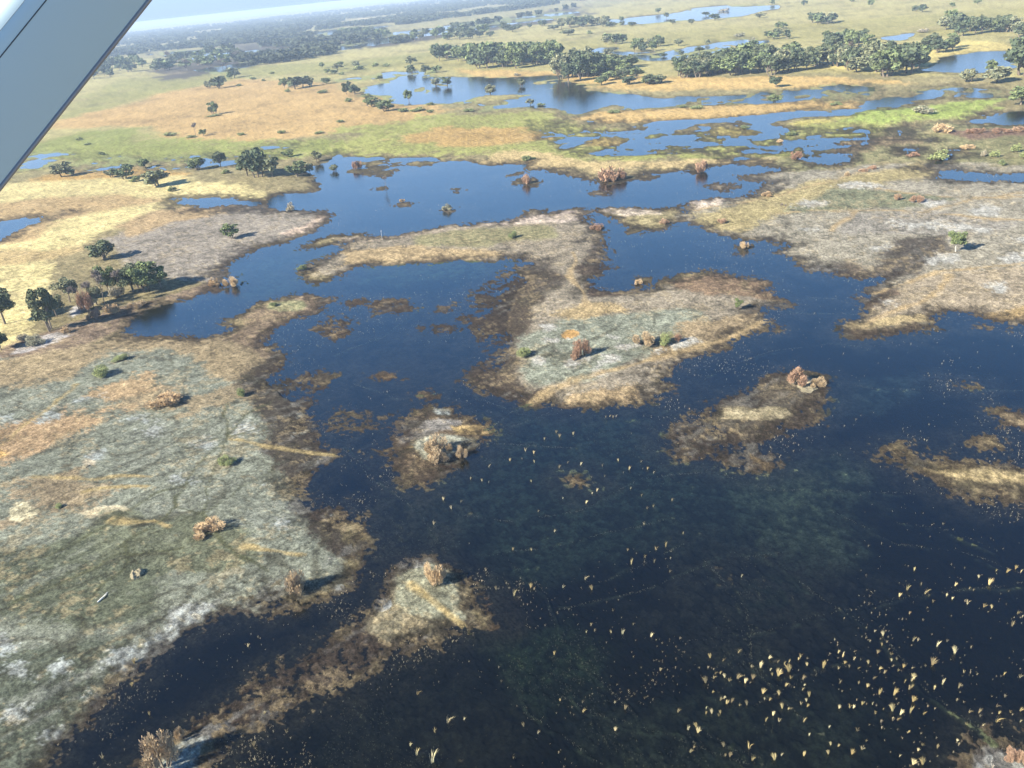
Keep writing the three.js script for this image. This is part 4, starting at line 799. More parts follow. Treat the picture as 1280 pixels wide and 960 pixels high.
[98.3,-278.4,3.0,2.2,3,92],
[76.3,-274.6,1.8,3.8,4,93],
[75.2,-245.3,2.7,2.9,6,94],
[38.6,-223.6,2.0,2.7,6,95],
[101.5,-303.6,1.9,5.3,6,96],
[3.5,-180.2,2.9,4.5,5,97],
[16.9,-176.7,4.8,4.8,4,98],
[32.0,-179.4,3.7,5.7,6,99],
[36.8,-179.5,3.5,4.5,5,100],
[39.9,-179.7,2.4,1.9,4,101],
[14.9,-175.4,1.4,2.6,4,102],
[-103.1,-195.8,3.3,5.7,5,103],
[-101.7,-205.0,1.8,4.6,5,104],
[-62.4,-174.8,2.4,2.8,5,105],
[-57.2,-143.2,2.2,3.8,5,106],
[-79.7,-174.4,3.2,9.6,6,107],
[-54.3,-120.1,2.7,6.3,6,108],
[-35.8,-101.7,5.2,3.6,6,109],
[-86.1,-133.5,1.0,1.8,5,110],
[-68.3,-236.8,1.5,3.3,5,111],
[-16.0,-139.3,4.7,5.2,6,112],
[-15.4,-136.2,3.6,4.5,6,113],
[-10.8,-137.1,3.0,2.7,6,114],
[-13.3,-139.7,2.3,1.9,6,115],
[-14.4,-100.3,4.9,3.8,6,116],
[-45.7,-71.4,6.4,4.4,6,117],
[-45.1,-75.7,2.3,1.4,6,118],
[58.7,-151.9,4.3,4.9,4,119],
[62.0,-150.4,2.8,3.6,6,120],
[48.9,-60.8,2.0,1.9,4,121],
[50.3,-60.1,2.2,2.2,4,122],
[-774,-1788,19.6,13.3,0,123],
[-669,-1535,18.9,15.7,0,123],
[-758,-1776,22.5,12.1,0,123],
[-720,-1700,19.7,16.0,0,123],
[-712,-1669,21.8,16.0,0,123],
[-645,-1516,18.0,12.3,0,123],
[-759,-1811,22.7,12.4,1,123],
[-684,-1631,22.2,14.7,1,123],
[-660,-1597,20.1,12.0,0,123],
[-702,-1706,19.7,17.4,0,123],
[-673,-1639,15.6,11.3,1,123],
[-750,-1840,20.0,13.8,1,123],
[-741,-1827,19.9,18.1,0,123],
[-623,-1531,15.9,11.1,0,123],
[-733,-1822,22.2,14.0,0,123],
[-732,-1860,23.9,18.9,1,123],
[-670,-1698,22.8,16.3,0,123],
[-743,-1886,18.1,12.7,0,123],
[-727,-1858,23.6,12.4,1,123],
[-694,-1796,20.0,15.6,1,123],
[-628,-1625,20.9,11.9,0,123],
[-631,-1630,22.3,15.6,0,123],
[-710,-1880,24,18.0,0,123],
[-619,-1619,16.4,17.2,0,123],
[-702,-1864,20.1,17.9,1,123],
[-653,-1766,16.9,16.2,1,123],
[-550,-1547,18.0,16.7,0,124],
[-593,-1681,16.9,24.1,0,124],
[-538,-1564,16.8,22.3,1,124],
[-595,-1748,22.8,25.2,3,124],
[-564,-1667,15.6,15.8,0,124],
[-595,-1787,18.3,22.8,0,124],
[-614,-1869,17.7,18.5,0,124],
[-616,-1888,17.8,18.0,0,124],
[-504,-1565,15.1,19.8,1,124],
[-475,-1473,17.2,19.2,3,124],
[-584,-1845,18.1,17.5,0,124],
[-498,-1612,17.1,15.9,0,124],
[-490,-1605,17.0,18.0,1,124],
[-554,-1812,19.1,24.1,1,124],
[-460,-1547,18.5,18.5,1,124],
[-572,-1955,21.7,22.9,0,124],
[-462,-1576,18.4,16.6,0,124],
[-512,-1790,20.1,21.9,1,124],
[-413,-1459,13.7,17.6,3,124],
[-425,-1521,20.6,19.2,1,124],
[-511,-1866,24.0,27.1,0,124],
[-513,-1897,22.9,18.5,0,124],
[-466,-1748,19.3,20.1,0,124],
[-424,-1599,17.5,17.6,3,124],
[-333.3,-2221,16.8,20.2,0,125],
[-338.7,-2320,19.0,19.5,1,125],
[-324.9,-2244,16.6,14.6,0,125],
[-299.5,-2117,14.7,15.9,0,125],
[-315.3,-2284,17.8,20.8,0,125],
[-301.1,-2228,19.4,19.8,1,125],
[-302.5,-2257,16.2,16.1,1,125],
[-285.8,-2212,20.5,15.2,1,125],
[-266.4,-2199,18.5,14.6,0,125],
[-238.5,-2017,17.4,15.2,0,125],
[-241.7,-1998,14.5,18.2,0,125],
[-249.0,-2118,18.6,17.9,1,125],
[-226.1,-2107,13.7,14.5,1,125],
[-216.0,-1996,18.3,15.0,1,125],
[-206.9,-2002,18.0,16.7,1,125],
[-191.1,-1953,16.7,17.6,1,125]
];
const LABELS = [
["dark green tree leaning over the edge of the yellow grassland","tree",null],
["tall dark green tree with a stacked crown above the white ash","tree",null],
["pale olive tree behind the tall stacked tree","tree",null],
["bare grey tree among the green trees on the burnt bank","tree",null],
["red leafed bush on the burnt bank","bush",null],
["green tree behind the bare grey tree on the bank","tree",null],
["broad dark green tree in the clump at the end of the burnt bank","tree",null],
["fresh green tree in the middle of the burnt bank clump","tree",null],
["small fresh green tree on the water side of the burnt bank clump","tree",null],
["grey green bush below the bank clump","bush",null],
["low dark tree beside the blackened ash of the bank","tree",null],
["round green tree alone on the grey burnt peninsula","tree",null],
["round dark green tree where the yellow grass meets the burnt ground","tree",null],
["olive bush on the pink sand shore of the peninsula","bush",null],
["red brown bush at the foot of the bank trees","bush",null],
["tan dry bush on the bank beside the pond","bush",null],
["grey leafless tree behind the red leafed bush","tree",null],
["grey leafless tree against the dark green clump","tree",null],
["dark green tree at the back of the burnt bank clump","tree",null],
["pale olive tree leaning on the tall stacked tree","tree",null],
["slim bare tree beside the red leafed bush on the bank","tree",null],
["grey bush on the white ash of the bank","bush",null],
["olive tree between the red bush and the bare tree","tree",null],
["low grey scrub behind the white ash of the bank","bush",null],
["brown tuft bush at the foot of the stacked tree","bush",null],
["tan scrub along the pond edge of the bank","bush",null],
["brown scrub near the corner of the pond","bush",null],
["brown scrub at the water corner of the burnt bank","bush",null],
["green tree in the shoreline clump by the blue lagoon","tree","trees on the shore of the blue lagoon"],
["scattered green tree by the narrow reedy channel","tree","scattered trees along the reed channel"],
["scattered green low bush by the narrow reedy channel","bush","scattered bushes along the reed channel low growth"],
["lone tree in the middle of the orange grass plain","tree",null],
["grey tree on the near part of the orange grass plain","tree",null],
["small green bush beside the grey tree on the orange plain","bush",null],
["low dark bush on the orange grass plain","bush","bushes of the orange plain"],
["tree at the far edge of the orange grass plain","tree","trees along the far edge of the orange plain"],
["low bush at the far edge of the orange grass plain","bush","bushes along the far edge of the orange plain low growth"],
["dark green tree in the long low grove behind the central pond","tree","grove on the central island"],
["tall tree in the thick middle grove above the central pond","tree","grove on the central island"],
["dark tree in the rounded grove beside the middle grove","tree","grove on the central island"],
["big dark tree in the dense grove standing at the pond edge","tree","grove at the pond edge"],
["tree in the low part of the pond edge grove","tree","grove at the pond edge"],
["small tree on the sandy point of the pond edge grove","tree","grove at the pond edge"],
["small low bush on the sandy point of the pond edge grove","bush","grove at the pond edge low growth"],
["tree in the far hedge of trees behind the central island","tree","far hedge of trees"],
["tree in the far clump between two hedges","tree","far clump of trees"],
["tree in the slanting far hedge under the burnt plain","tree","far hedge of trees"],
["tree behind the pond edge grove","tree","trees on the pale plain"],
["tree in the loose clump on the pale plain","tree","trees on the pale plain"],
["dark tree at the narrow end of the long island wood","tree","long island wood"],
["tree in the middle of the long island wood","tree","long island wood"],
["tall tree next to the tallest end of the long island wood","tree","long island wood"],
["tallest dark tree at the end of the long island wood","tree","long island wood"],
["tree of the clump on pale sand behind the island wood","tree","clump behind the island wood"],
["tree in the hedge on the hill of pale grass","tree","trees on the pale grass"],
["tree in the loose trio on the olive plain","tree","trees on the olive plain"],
["tree of the wood behind the square pond","tree","wood behind the square pond"],
["tree between the island wood and the square pond","tree","trees beside the square pond"],
["large dark tree overhanging the square pond","tree",null],
["grey green tree apart from the square pond wood","tree",null],
["pale tree on the sand before the tallest trees","tree",null],
["olive tree in front of the square pond","tree",null],
["broad olive tree in front of the square pond","tree",null],
["green tree standing in the square pond shallows","tree",null],
["bright green bush at the edge of the bright green reeds","bush",null],
["isolated small tree dotted over the far pale plain","tree","isolated trees of the far plain"],
["isolated small low bush dotted over the far pale plain","bush","isolated bushes of the far plain low growth"],
["small tree around the pale blue central pond","tree","bushes around the central pond"],
["small low bush around the pale blue central pond","bush","bushes around the central pond low growth"],
["low green bush on the reed bank above the lagoon","bush",null],
["grey brushwood by the narrow creek","bush",null],
["tan dry shrub beside the narrow creek","bush",null],
["green shrub in the marsh beyond the creek","bush",null],
["green shrub in the marsh grass past the creek","bush","shrubs of the marsh"],
["red brown dry shrub on the burnt marsh","bush","red shrubs of the marsh"],
["red bush on a tiny islet beside the reeds","bush",null],
["grey dead bush on a tiny lagoon islet","bush",null],
["little tan bush on the smallest lagoon islet","bush",null],
["grey bush on a flat lagoon islet","bush",null],
["red and tan bush on a round lagoon islet","bush",null],
["spiky red brown dead thicket on the largest lagoon islet","bush",null],
["low red bush at the side of the dead thicket","bush",null],
["dark red leaning bush on an islet near the sand","bush",null],
["red scrub at the tip of the long sandy island","bush",null],
["red shrub on the short sandy island","bush",null],
["green shrub on the long sandy island","bush",null],
["bleached dead snag on the long sandy island","tree",null],
["green bush at the tapered end of the long sandy island","bush",null],
["bright green tree with a white trunk on the ash flat","tree",null],
["thin green sapling with a dark shadow on the middle island","tree",null],
["smaller red brown bush on the green ash flat","bush",null],
["larger red brown bush on the green ash flat","bush",null],
["bare grey shrub on the straw coloured shore","bush",null],
["low red scrub on the straw coloured shore","bush",null],
["dry bush on the islet in the narrow channel","bush",null],
["dry bush on the islet off the middle island","bush",null],
["brown scrub along the straw shore path","bush",null],
["yellow green mound shrub on the middle island","bush",null],
["pink brown shrub in the centre of the middle island","bush",null],
["tan dry shrub by the green shrub on the middle island","bush",null],
["bright green shrub on the middle island","bush",null],
["red shrub beside the bright green shrub","bush",null],
["low red scrub before the pink brown shrub","bush",null],
["dark green double bush on the ash plain","bush",null],
["low green bush behind the double bush","bush",null],
["small green bush near the burnt margin","bush",null],
["green bush on a pale mound where trails meet","bush",null],
["wide brown brush heap on the ash plain","bush",null],
["brown brush with pale twigs where the trail ends","bush",null],
["tall tan dry bush at the edge of the dark bay","bush",null],
["tiny green bush between two pale mounds","bush",null],
["green tuft bush on the burnt spit","bush",null],
["largest tan bush of the bushy islet","bush",null],
["second largest tan bush of the bushy islet","bush",null],
["small tan bush on the outer side of the bushy islet","bush",null],
["narrow tan bush between its neighbours on the bushy islet","bush",null],
["feathery orange tan bush on the pale triangular islet","bush",null],
["big brown bush on the blue grey shore","bush",null],
["narrow brown sprig behind the big brown bush","bush",null],
["pink red bush on a small pale mound in the black water","bush",null],
["tan bush beside the pink red bush","bush",null],
["pink shrub on the grey corner islet","bush",null],
["pink shrub on the outer side of the grey corner islet","bush",null],
["dark green tree on the far river bank below the distant wood","tree","trees on the far river bank"],
["dark tree on the burnt flood bank by the far river","tree","trees on the burnt flood bank"],
["dark hedge tree between the far river arms","tree","trees between the river arms"]
];
const TUS = [[47.4,-79.3,1.04],[49.8,-78.0,1.14],[51.3,-76.6,1.36],[47.8,-75.2,1.23],[37.5,-78.6,0.69],[34.8,-76.5,1.13],[30.5,-76.5,1.35],[29.0,-76.0,1.12],[29.6,-78.1,0.69],[30.3,-77.6,0.68],[30.3,-75.3,0.67],[24.0,-76.2,1.12],[25.8,-75.9,0.9],[24.7,-75.4,0.89],[27.3,-77.6,1.02],[20.0,-76.1,1.12],[21.1,-76.6,0.79],[21.0,-73.1,0.88],[19.5,-71.3,0.86],[20.2,-70.8,0.64],[23.9,-72.0,0.87],[26.3,-73.5,0.88],[28.1,-73.0,0.88],[27.8,-71.0,0.97],[25.3,-69.3,0.85],[26.8,-69.1,0.74],[16.2,-69.3,1.06],[17.2,-68.8,0.84],[31.5,-72.3,0.87],[31.7,-75.0,0.89],[39.6,-71.5,1.08],[41.2,-71.2,1.29],[40.0,-69.0,1.26],[40.6,-68.3,0.94],[41.8,-68.4,1.36],[42.9,-70.0,0.96],[43.1,-68.0,0.73],[44.1,-73.0,1.09],[44.6,-73.3,0.99],[43.3,-71.8,0.87],[46.1,-71.4,0.65],[47.4,-72.0,1.08],[48.9,-71.2,0.86],[55.0,-72.4,0.76],[50.7,-73.4,0.55],[49.2,-67.4,0.83],[51.6,-68.0,0.73],[50.4,-66.0,1.23],[53.8,-67.1,0.83],[60.5,-80.1,0.93],[62.1,-88.1,1.24],[51.1,-88.7,1.25],[49.5,-87.6,0.74],[53.2,-85.8,0.61],[57.3,-84.8,0.97],[59.0,-83.9,0.72],[59.9,-83.6,0.72],[62.4,-82.1,0.83],[65.7,-90.1,0.88],[57.6,-88.5,0.75],[53.0,-87.6,1.11],[44.2,-80.8,0.94],[43.3,-79.1,0.58],[42.2,-77.9,0.69],[30.6,-64.1,0.7],[32.0,-64.9,0.51],[33.1,-63.8,0.8],[39.9,-61.6,1.18],[38.9,-61.7,0.98],[42.4,-63.4,0.6],[22.3,-65.9,1.23],[22.2,-64.3,0.91],[19.6,-66.5,0.82],[19.9,-65.1,0.71],[24.6,-64.1,1.01],[30.0,-94.9,0.65],[35.4,-70.0,0.74],[35.8,-69.9,0.64],[37.9,-76.1,0.56],[38.8,-75.7,0.56],[40.4,-76.4,0.68],[41.3,-75.3,0.67],[41.6,-74.6,0.67],[43.3,-74.7,0.67],[44.2,-75.2,0.67],[43.7,-77.4,0.57],[-12.1,-74.1,1.33],[-13.6,-72.8,0.98],[-15.6,-69.8,1.38],[-16.5,-71.2,0.75],[-13.7,-68.5,2.31],[-16.1,-79.1,0.92],[-10.1,-74.2,0.55],[-2.9,-96.1,1.45],[-0.4,-97.5,0.93],[-0.0,-96.9,0.66],[-5.5,-97.8,0.8],[4.3,-96.7,0.8],[8.4,-95.6,0.92],[7.7,-98.0,0.94],[10.7,-90.6,0.63],[7.3,-88.2,0.62],[6.5,-86.9,0.74],[9.8,-86.4,0.49],[11.3,-86.0,1.22],[14.9,-84.9,0.85],[1.8,-83.5,0.72],[1.8,-75.6,0.45],[4.4,-73.5,0.77],[7.8,-70.3,0.64],[9.5,-73.3,0.88],[15.6,-72.0,0.87],[14.9,-78.8,0.69],[-2.9,-72.3,0.76],[-1.3,-71.0,0.64],[15.0,-100.4,1.23],[20.9,-103.7,1.12],[19.3,-103.2,0.83],[17.3,-101.6,0.69],[18.4,-100.2,0.82],[-15.5,-116.2,1.06],[-1.9,-134.1,0.68],[8.1,-141.1,0.88],[7.6,-142.8,0.71],[10.8,-141.5,0.71],[1.2,-137.0,1.03],[2.7,-135.8,0.86],[2.6,-132.6,0.67],[-5.9,-132.6,0.84],[-9.3,-129.1,0.82],[-6.0,-127.1,0.65],[-14.1,-123.2,0.79],[-12.6,-120.2,0.78],[-11.0,-121.9,0.63],[10.9,-130.0,0.83],[8.6,-131.1,0.67],[6.9,-129.7,0.83],[14.7,-128.7,0.82],[17.8,-130.0,0.66],[19.2,-126.7,0.97],[14.6,-125.2,0.64],[12.6,-120.9,0.78],[10.3,-117.6,0.77],[18.4,-120.5,0.62],[24.5,-115.7,0.61],[18.0,-146.9,0.73],[18.8,-147.1,0.73],[19.4,-146.6,0.73],[20.0,-146.8,0.73],[-56.3,-90.2,1.14],[-57.0,-86.1,0.86],[-55.1,-85.9,0.73],[-50.8,-80.4,0.82],[-54.4,-74.2,1.11],[-40.7,-91.2,0.76],[-39.6,-92.8,0.64],[-56.0,-90.6,0.89],[-61.3,-92.6,0.64],[-35.4,-78.4,0.69],[-32.0,-75.1,0.78],[-35.7,-73.6,0.88],[-35.1,-71.5,0.86],[-45.8,-101.5,0.55],[23.0,-79.3,0.6],[22.2,-72.6,0.76],[22.9,-75.9,0.7],[20.5,-71.2,0.58],[18.8,-71.3,0.59],[26.4,-70.1,0.75],[25.3,-80.4,0.79],[32.3,-78.2,0.51],[21.6,-72.5,0.79],[22.5,-76.6,0.77],[26.2,-77.8,0.61],[19.0,-72.0,0.53],[23.0,-72.0,0.57],[33.0,-77.1,0.62],[30.1,-71.2,0.63],[28.3,-76.9,0.56],[21.6,-80.1,0.82],[26.7,-72.3,0.62],[21.5,-77.3,0.57],[29.5,-68.7,0.78],[31.5,-74.0,0.45],[32.7,-78.6,0.76],[21.5,-73.3,0.69],[31.0,-77.9,0.7],[28.7,-70.7,0.54],[30.7,-70.8,0.65],[29.3,-74.2,0.73],[21.8,-72.6,0.67],[30.9,-71.6,0.58],[28.4,-70.7,0.52],[28.3,-76.1,0.6],[28.8,-78.9,0.81],[22.1,-77.2,0.56],[20.4,-74.4,0.52],[31.0,-73.3,0.53],[26.2,-72.5,0.46],[36.5,-76.0,0.6],[39.0,-69.2,0.4],[38.1,-70.1,0.42],[38.7,-72.8,0.59],[39.5,-67.9,0.36],[43.7,-72.0,0.59],[37.9,-73.4,0.43],[34.2,-70.1,0.6],[37.8,-77.9,0.53],[43.3,-72.9,0.57],[37.9,-68.8,0.6],[38.9,-77.2,0.61],[44.0,-76.5,0.49],[41.9,-72.8,0.46],[39.9,-73.9,0.75],[43.3,-76.4,0.5],[43.8,-78.3,0.38],[39.9,-67.6,0.64],[35.8,-73.8,0.65],[37.6,-76.8,0.53],[38.0,-78.2,0.64],[37.0,-70.3,0.55],[45.1,-74.9,0.49],[39.5,-78.5,0.48],[55.5,-86.7,0.49],[62.6,-81.4,0.47],[53.3,-87.1,0.4],[51.9,-84.8,0.4],[67.4,-89.7,0.78],[55.9,-86.0,0.51],[59.4,-87.2,0.4],[49.2,-84.1,0.53],[64.4,-90.5,0.57],[59.1,-87.6,0.41],[59.2,-84.0,0.69],[53.9,-92.5,0.64],[61.5,-89.6,0.64],[63.7,-86.3,0.39],[67.2,-90.6,0.73],[53.3,-89.3,0.65],[40.4,-65.8,0.36],[16.2,-66.7,0.59],[41.0,-63.9,0.55],[37.9,-62.8,0.51],[35.3,-65.2,0.38],[34.4,-64.2,0.75],[34.9,-66.7,0.67],[32.0,-67.5,0.55],[40.2,-63.3,0.51],[15.7,-66.2,0.76],[40.2,-65.7,0.4],[29.4,-66.7,0.59],[27.9,-64.2,0.72],[25.5,-64.5,0.63],[19.4,-65.2,0.47],[31.3,-65.2,0.62],[39.3,-61.8,0.36],[17.2,-69.6,0.74],[51.3,-67.0,0.52],[48.2,-67.6,0.76],[52.6,-67.0,0.49],[52.9,-65.6,0.54],[44.9,-64.0,0.39],[56.6,-71.8,0.72],[48.6,-65.6,0.53],[47.0,-66.0,0.49],[2.1,-116.6,0.61],[20.0,-114.2,0.69],[21.8,-139.3,0.47],[21.1,-114.5,0.73],[1.6,-126.1,0.53],[21.7,-128.8,0.57],[18.0,-125.7,0.48],[-2.6,-106.9,0.62],[21.6,-126.4,0.43],[20.2,-100.7,0.37],[24.2,-106.4,0.53],[19.8,-118.0,0.57],[11.7,-120.2,0.51],[18.7,-109.9,0.71],[5.1,-140.7,0.59],[15.0,-103.7,0.54],[-7.2,-128.0,0.61],[12.3,-125.4,0.39],[6.6,-119.7,0.46],[23.2,-124.7,0.58],[0.4,-134.2,0.43],[22.4,-126.2,0.62],[4.3,-110.5,0.67],[0.3,-106.3,0.51]];
const SNAGNEAR = [-41.6,-298.7];
const MOUND = [[-63.0,-110.0,1.6,2.4],[-87.3,-148.3,0.7,1.6],[59.7,-150.2,0.8,4.2]];
const LOG = [-66.8,-103.8,-66.1,-106.0];
const WOOD = [-791,-1662,-988,-2312,-895,-2584,-635,-2372,-408,-2397,-76.7,-2737,288.1,-3006,662,-3596,1118,-4107];
const WOOD2 = [-357.5,-1304,-693,-2687,-402,-2644,-247.1,-2492,-158.9,-1553,-58.2,-1976,93.4,-2224,287.5,-2541];
const SPRINKLE = [];
const STRUT = [[-1.0428,79.6214,-1.1926],[-0.2852,80.3562,-1.6575],[0.6055,-0.1272,0.7856]];

// ------------------------------------------------------------------ noise
function rng(seed) { let s = seed >>> 0; return () => { s = (s + 0x6D2B79F5) >>> 0; let t = s; t = Math.imul(t ^ (t >>> 15), t | 1); t ^= t + Math.imul(t ^ (t >>> 7), t | 61); return ((t ^ (t >>> 14)) >>> 0) / 4294967296; }; }
const TAB = new Float32Array(65536); { const r = rng(11); for (let i = 0; i < 65536; i++) TAB[i] = r() * 2 - 1; }
function noise(x, y) {
  const xi = Math.floor(x), yi = Math.floor(y); let fx = x - xi, fy = y - yi;
  fx = fx * fx * (3 - 2 * fx); fy = fy * fy * (3 - 2 * fy);
  const a = ((xi & 255) + (yi & 255) * 256), b = (((xi + 1) & 255) + (yi & 255) * 256), c = ((xi & 255) + ((yi + 1) & 255) * 256), e = (((xi + 1) & 255) + ((yi + 1) & 255) * 256);
  const p = TAB[a] + (TAB[b] - TAB[a]) * fx, q = TAB[c] + (TAB[e] - TAB[c]) * fx;
  return p + (q - p) * fy;
}
const rn = (x, y, s, o) => noise((x * 0.8 + y * 0.6) / s + o, (y * 0.8 - x * 0.6) / s - o);
const ss = (a, b, v) => { const t = Math.min(1, Math.max(0, (v - a) / (b - a))); return t * t * (3 - 2 * t); };
const lin = (c) => { c /= 255; return c <= 0.04045 ? c / 12.92 : Math.pow((c + 0.055) / 1.055, 2.4); };
const ALBEDO = 0.88;
const L3 = (r, g, b) => [lin(r) * ALBEDO, lin(g) * ALBEDO, lin(b) * ALBEDO];

// ------------------------------------------------------------------ ground survey evaluated at any point
const box = (p) => { let x0 = 1e9, x1 = -1e9, z0 = 1e9, z1 = -1e9; for (let i = 0; i < p.length; i += 2) { x0 = Math.min(x0, p[i]); x1 = Math.max(x1, p[i]); z0 = Math.min(z0, p[i + 1]); z1 = Math.max(z1, p[i + 1]); } return [x0, x1, z0, z1]; };
const ops = OPS.map(([k, p]) => ({ k, p, b: box(p) }));
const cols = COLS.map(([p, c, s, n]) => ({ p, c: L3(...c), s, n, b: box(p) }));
const weeds = WEED.map(([p, c, s, n]) => ({ p, c: L3(...c).map((v) => v * 0.8), s, n, b: box(p) }));
const tracks = TRACKS.map(([p, w, c, ow]) => ({ p, w, c: L3(...c), ow, b: box(p) }));
function sd(p, x, z) {
  let d2 = 1e18, ins = false;
  for (let i = 0, n = p.length, j = n - 2; i < n; j = i, i += 2) {
    const ax = p[j], az = p[j + 1], bx = p[i], bz = p[i + 1], ex = bx - ax, ez = bz - az, wx = x - ax, wz = z - az;
    let t = (wx * ex + wz * ez) / (ex * ex + ez * ez + 1e-9); t = t < 0 ? 0 : t > 1 ? 1 : t;
    const qx = wx - ex * t, qz = wz - ez * t, q = qx * qx + qz * qz; if (q < d2) d2 = q;
    if ((az > z) !== (bz > z) && x < ex * (z - az) / ez + ax) ins = !ins;
  }
  const d = Math.sqrt(d2); return ins ? d : -d;
}
function lineDist(p, x, z) {
  let d2 = 1e18;
  for (let i = 2; i < p.length; i += 2) {
    const ax = p[i - 2], az = p[i - 1], ex = p[i] - ax, ez = p[i + 1] - az, wx = x - ax, wz = z - az;
    let t = (wx * ex + wz * ez) / (ex * ex + ez * ez + 1e-9); t = t < 0 ? 0 : t > 1 ? 1 : t;
    const qx = wx - ex * t, qz = wz - ez * t, q = qx * qx + qz * qz; if (q < d2) d2 = q;
  }
  return Math.sqrt(d2);
}
const out = (b, m, x, z) => x < b[0] - m || x > b[1] + m || z < b[2] - m || z > b[3] + m;
const PEAT = L3(16, 16, 16), MUD = L3(88, 78, 64), BURNT = L3(58, 49, 41), STRAW = L3(198, 178, 136), ASH = L3(188, 188, 178), BASE = L3(158, 146, 108), FAR = L3(176, 168, 118), DARK = L3(70, 66, 50);
const REED = L3(172, 180, 120);
const G = { h: 0, u: 0, r: 0, g: 0, b: 0, water: false, weed: 0, trail: 0 };
function ground(x, z) {
  const r = Math.hypot(x, z), near = 1 - ss(250, 600, r), mid = ss(120, 400, r), far = ss(500, 1100, r);
  // ragged outlines
  let wx = x + rn(x, z, 2.2, 3) * 0.35 * near + rn(x, z, 8, 9) * 1.8 + rn(x, z, 27, 5) * 5 * mid + rn(x, z, 90, 7) * 14 * far;
  let wz = z + rn(x, z, 2.2, 43) * 0.35 * near + rn(x, z, 8, 49) * 1.8 + rn(x, z, 27, 45) * 6 * mid + rn(x, z, 90, 47) * 18 * far;
  const lim = 9 + 0.03 * r;
  let F = lim;
  for (const o of ops) {
    if (out(o.b, lim, wx, wz)) continue;
    const d = sd(o.p, wx, wz);
    if (o.k === 'w') F = Math.min(F, -d); else if (o.k === 'l') F = Math.max(F, d);
    else if (o.k === 's') { if (d > 0) F = Math.min(F, (0.42 + 0.6 * rn(x, z, 6, 161)) * (1.5 + 0.009 * r)); }
    else { const t = ss(-0.01 * r, 0.02 * r, d), bias = o.k === 'r' ? -0.13 : 0.03; F += ((rn(x * 0.6, z, 24, 61) * 0.55 + rn(x, z, 9, 63) * 0.5 + rn(x, z, 3.4, 67) * 0.35 + bias) * 14 - F) * t; }
  }
  F = Math.max(-lim, Math.min(lim, F));
  const u = F / (1.5 + 0.009 * r);
  const n1 = rn(x, z, 0.9, 13), n2 = rn(x, z, 2.7, 17), n3 = rn(x, z, 9, 19), n4 = rn(x, z, 34, 23), n5 = rn(x, z, 130, 29), n0 = rn(x, z, 0.42, 31);
  // streaks that lie across the plain, as flood water combed it
  const sa = x * 0.78 - z * 0.62, sb = x * 0.62 + z * 0.78, st = noise(sa / 7, sb / 1.3 + 7), st2 = noise(sa / 22 + 3, sb / 4.2);
  const uc = Math.max(-4, Math.min(4, u)), nf = rn(x, z, 0.24, 37), flat = 1 - 0.5 * ss(1.2, 3.0, u);
  let h = 0.11 * uc + 0.05 * Math.max(0, uc - 1.2) + (nf * 0.05 + n0 * 0.065 + n1 * 0.06) * near * flat + n2 * 0.04 * flat * (1 - far) + n3 * 0.05 + n4 * 0.05 * mid + n5 * 0.06 * far + st * 0.03 * near * flat + (mid * 0.10 + far * 0.10) * (rn(x * 0.5, z, 46, 141) + 0.6 * rn(x, z, 15, 143)) * ss(420, 800, r);
  let R, Gc, B;
  // under water
  let wm = 0, er = 0, eg = 0, eb = 0; let wr = PEAT[0], wg = PEAT[1], wb = PEAT[2];
  if (u < 1.5) {
    for (const o of weeds) {
      const m = o.s * 0.03 * r; if (out(o.b, m * 2 + 4, x, z)) continue;
      const d = sd(o.p, wx, wz) / m + (n3 * 0.5 + n2 * 0.4 + n4 * 0.6) * o.n;
      const k = ss(-1, 1, d) * (0.35 + 0.65 * ss(-0.5, 0.6, n1 + n2 * 0.8));
      wr += (o.c[0] - wr) * k; wg += (o.c[1] - wg) * k; wb += (o.c[2] - wb) * k; wm = Math.max(wm, ss(-1, 1, d));
    }
    er = wr; eg = wg; eb = wb;
    const k = ss(-3.0, -0.1, u + n2 * 0.6 + n3 * 0.5) * 0.9 * (0.6 + 0.4 * ss(-0.5, 0.5, n1 + n0)); wr += (MUD[0] - wr) * k; wg += (MUD[1] - wg) * k; wb += (MUD[2] - wb) * k;
    if (u < 0 && wm > 0) h = Math.max(h, -0.32 + wm * 0.11 + n1 * 0.12 + n0 * 0.09 + n2 * 0.08 + n3 * 0.08);
  }
  let tr = 0;
  // land cover
  const fm = ss(300, 900, r);
  R = BASE[0] + (FAR[0] - BASE[0]) * fm; Gc = BASE[1] + (FAR[1] - BASE[1]) * fm; B = BASE[2] + (FAR[2] - BASE[2]) * fm;
  if (u > -1.5 || h > -0.2) {
    const br = (n1 * 0.25 + n2 * 0.5) * (1 - far) + n3 * 0.55 + n4 * 0.55 * mid + n5 * 0.7 * far + st2 * 0.35 * (1 - far);
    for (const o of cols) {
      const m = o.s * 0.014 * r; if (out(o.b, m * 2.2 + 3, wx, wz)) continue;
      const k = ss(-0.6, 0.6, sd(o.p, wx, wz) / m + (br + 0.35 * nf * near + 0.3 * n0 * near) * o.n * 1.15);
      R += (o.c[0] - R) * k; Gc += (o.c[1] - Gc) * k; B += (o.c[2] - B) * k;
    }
    const mixTo = (c, k) => { R += (c[0] - R) * k; Gc += (c[1] - Gc) * k; B += (c[2] - B) * k; };
    // burnt, wet sedge at the water line
    mixTo(BURNT, ss(2.2, 0.3, u + n2 * 0.6 + n3 * 0.6 + n1 * 0.5) * (1 - 0.7 * ss(350, 700, r)) * 0.88);
    // tufts, ash and cinders
    const ng = 1 - ss(450, 900, r), land = ss(-0.4, 1.2, u);
    const fl = rn(x, z, 0.8, 121) * 0.6 + rn(x, z, 2.3, 123) * 0.5 + rn(x, z, 7, 125) * 0.5;
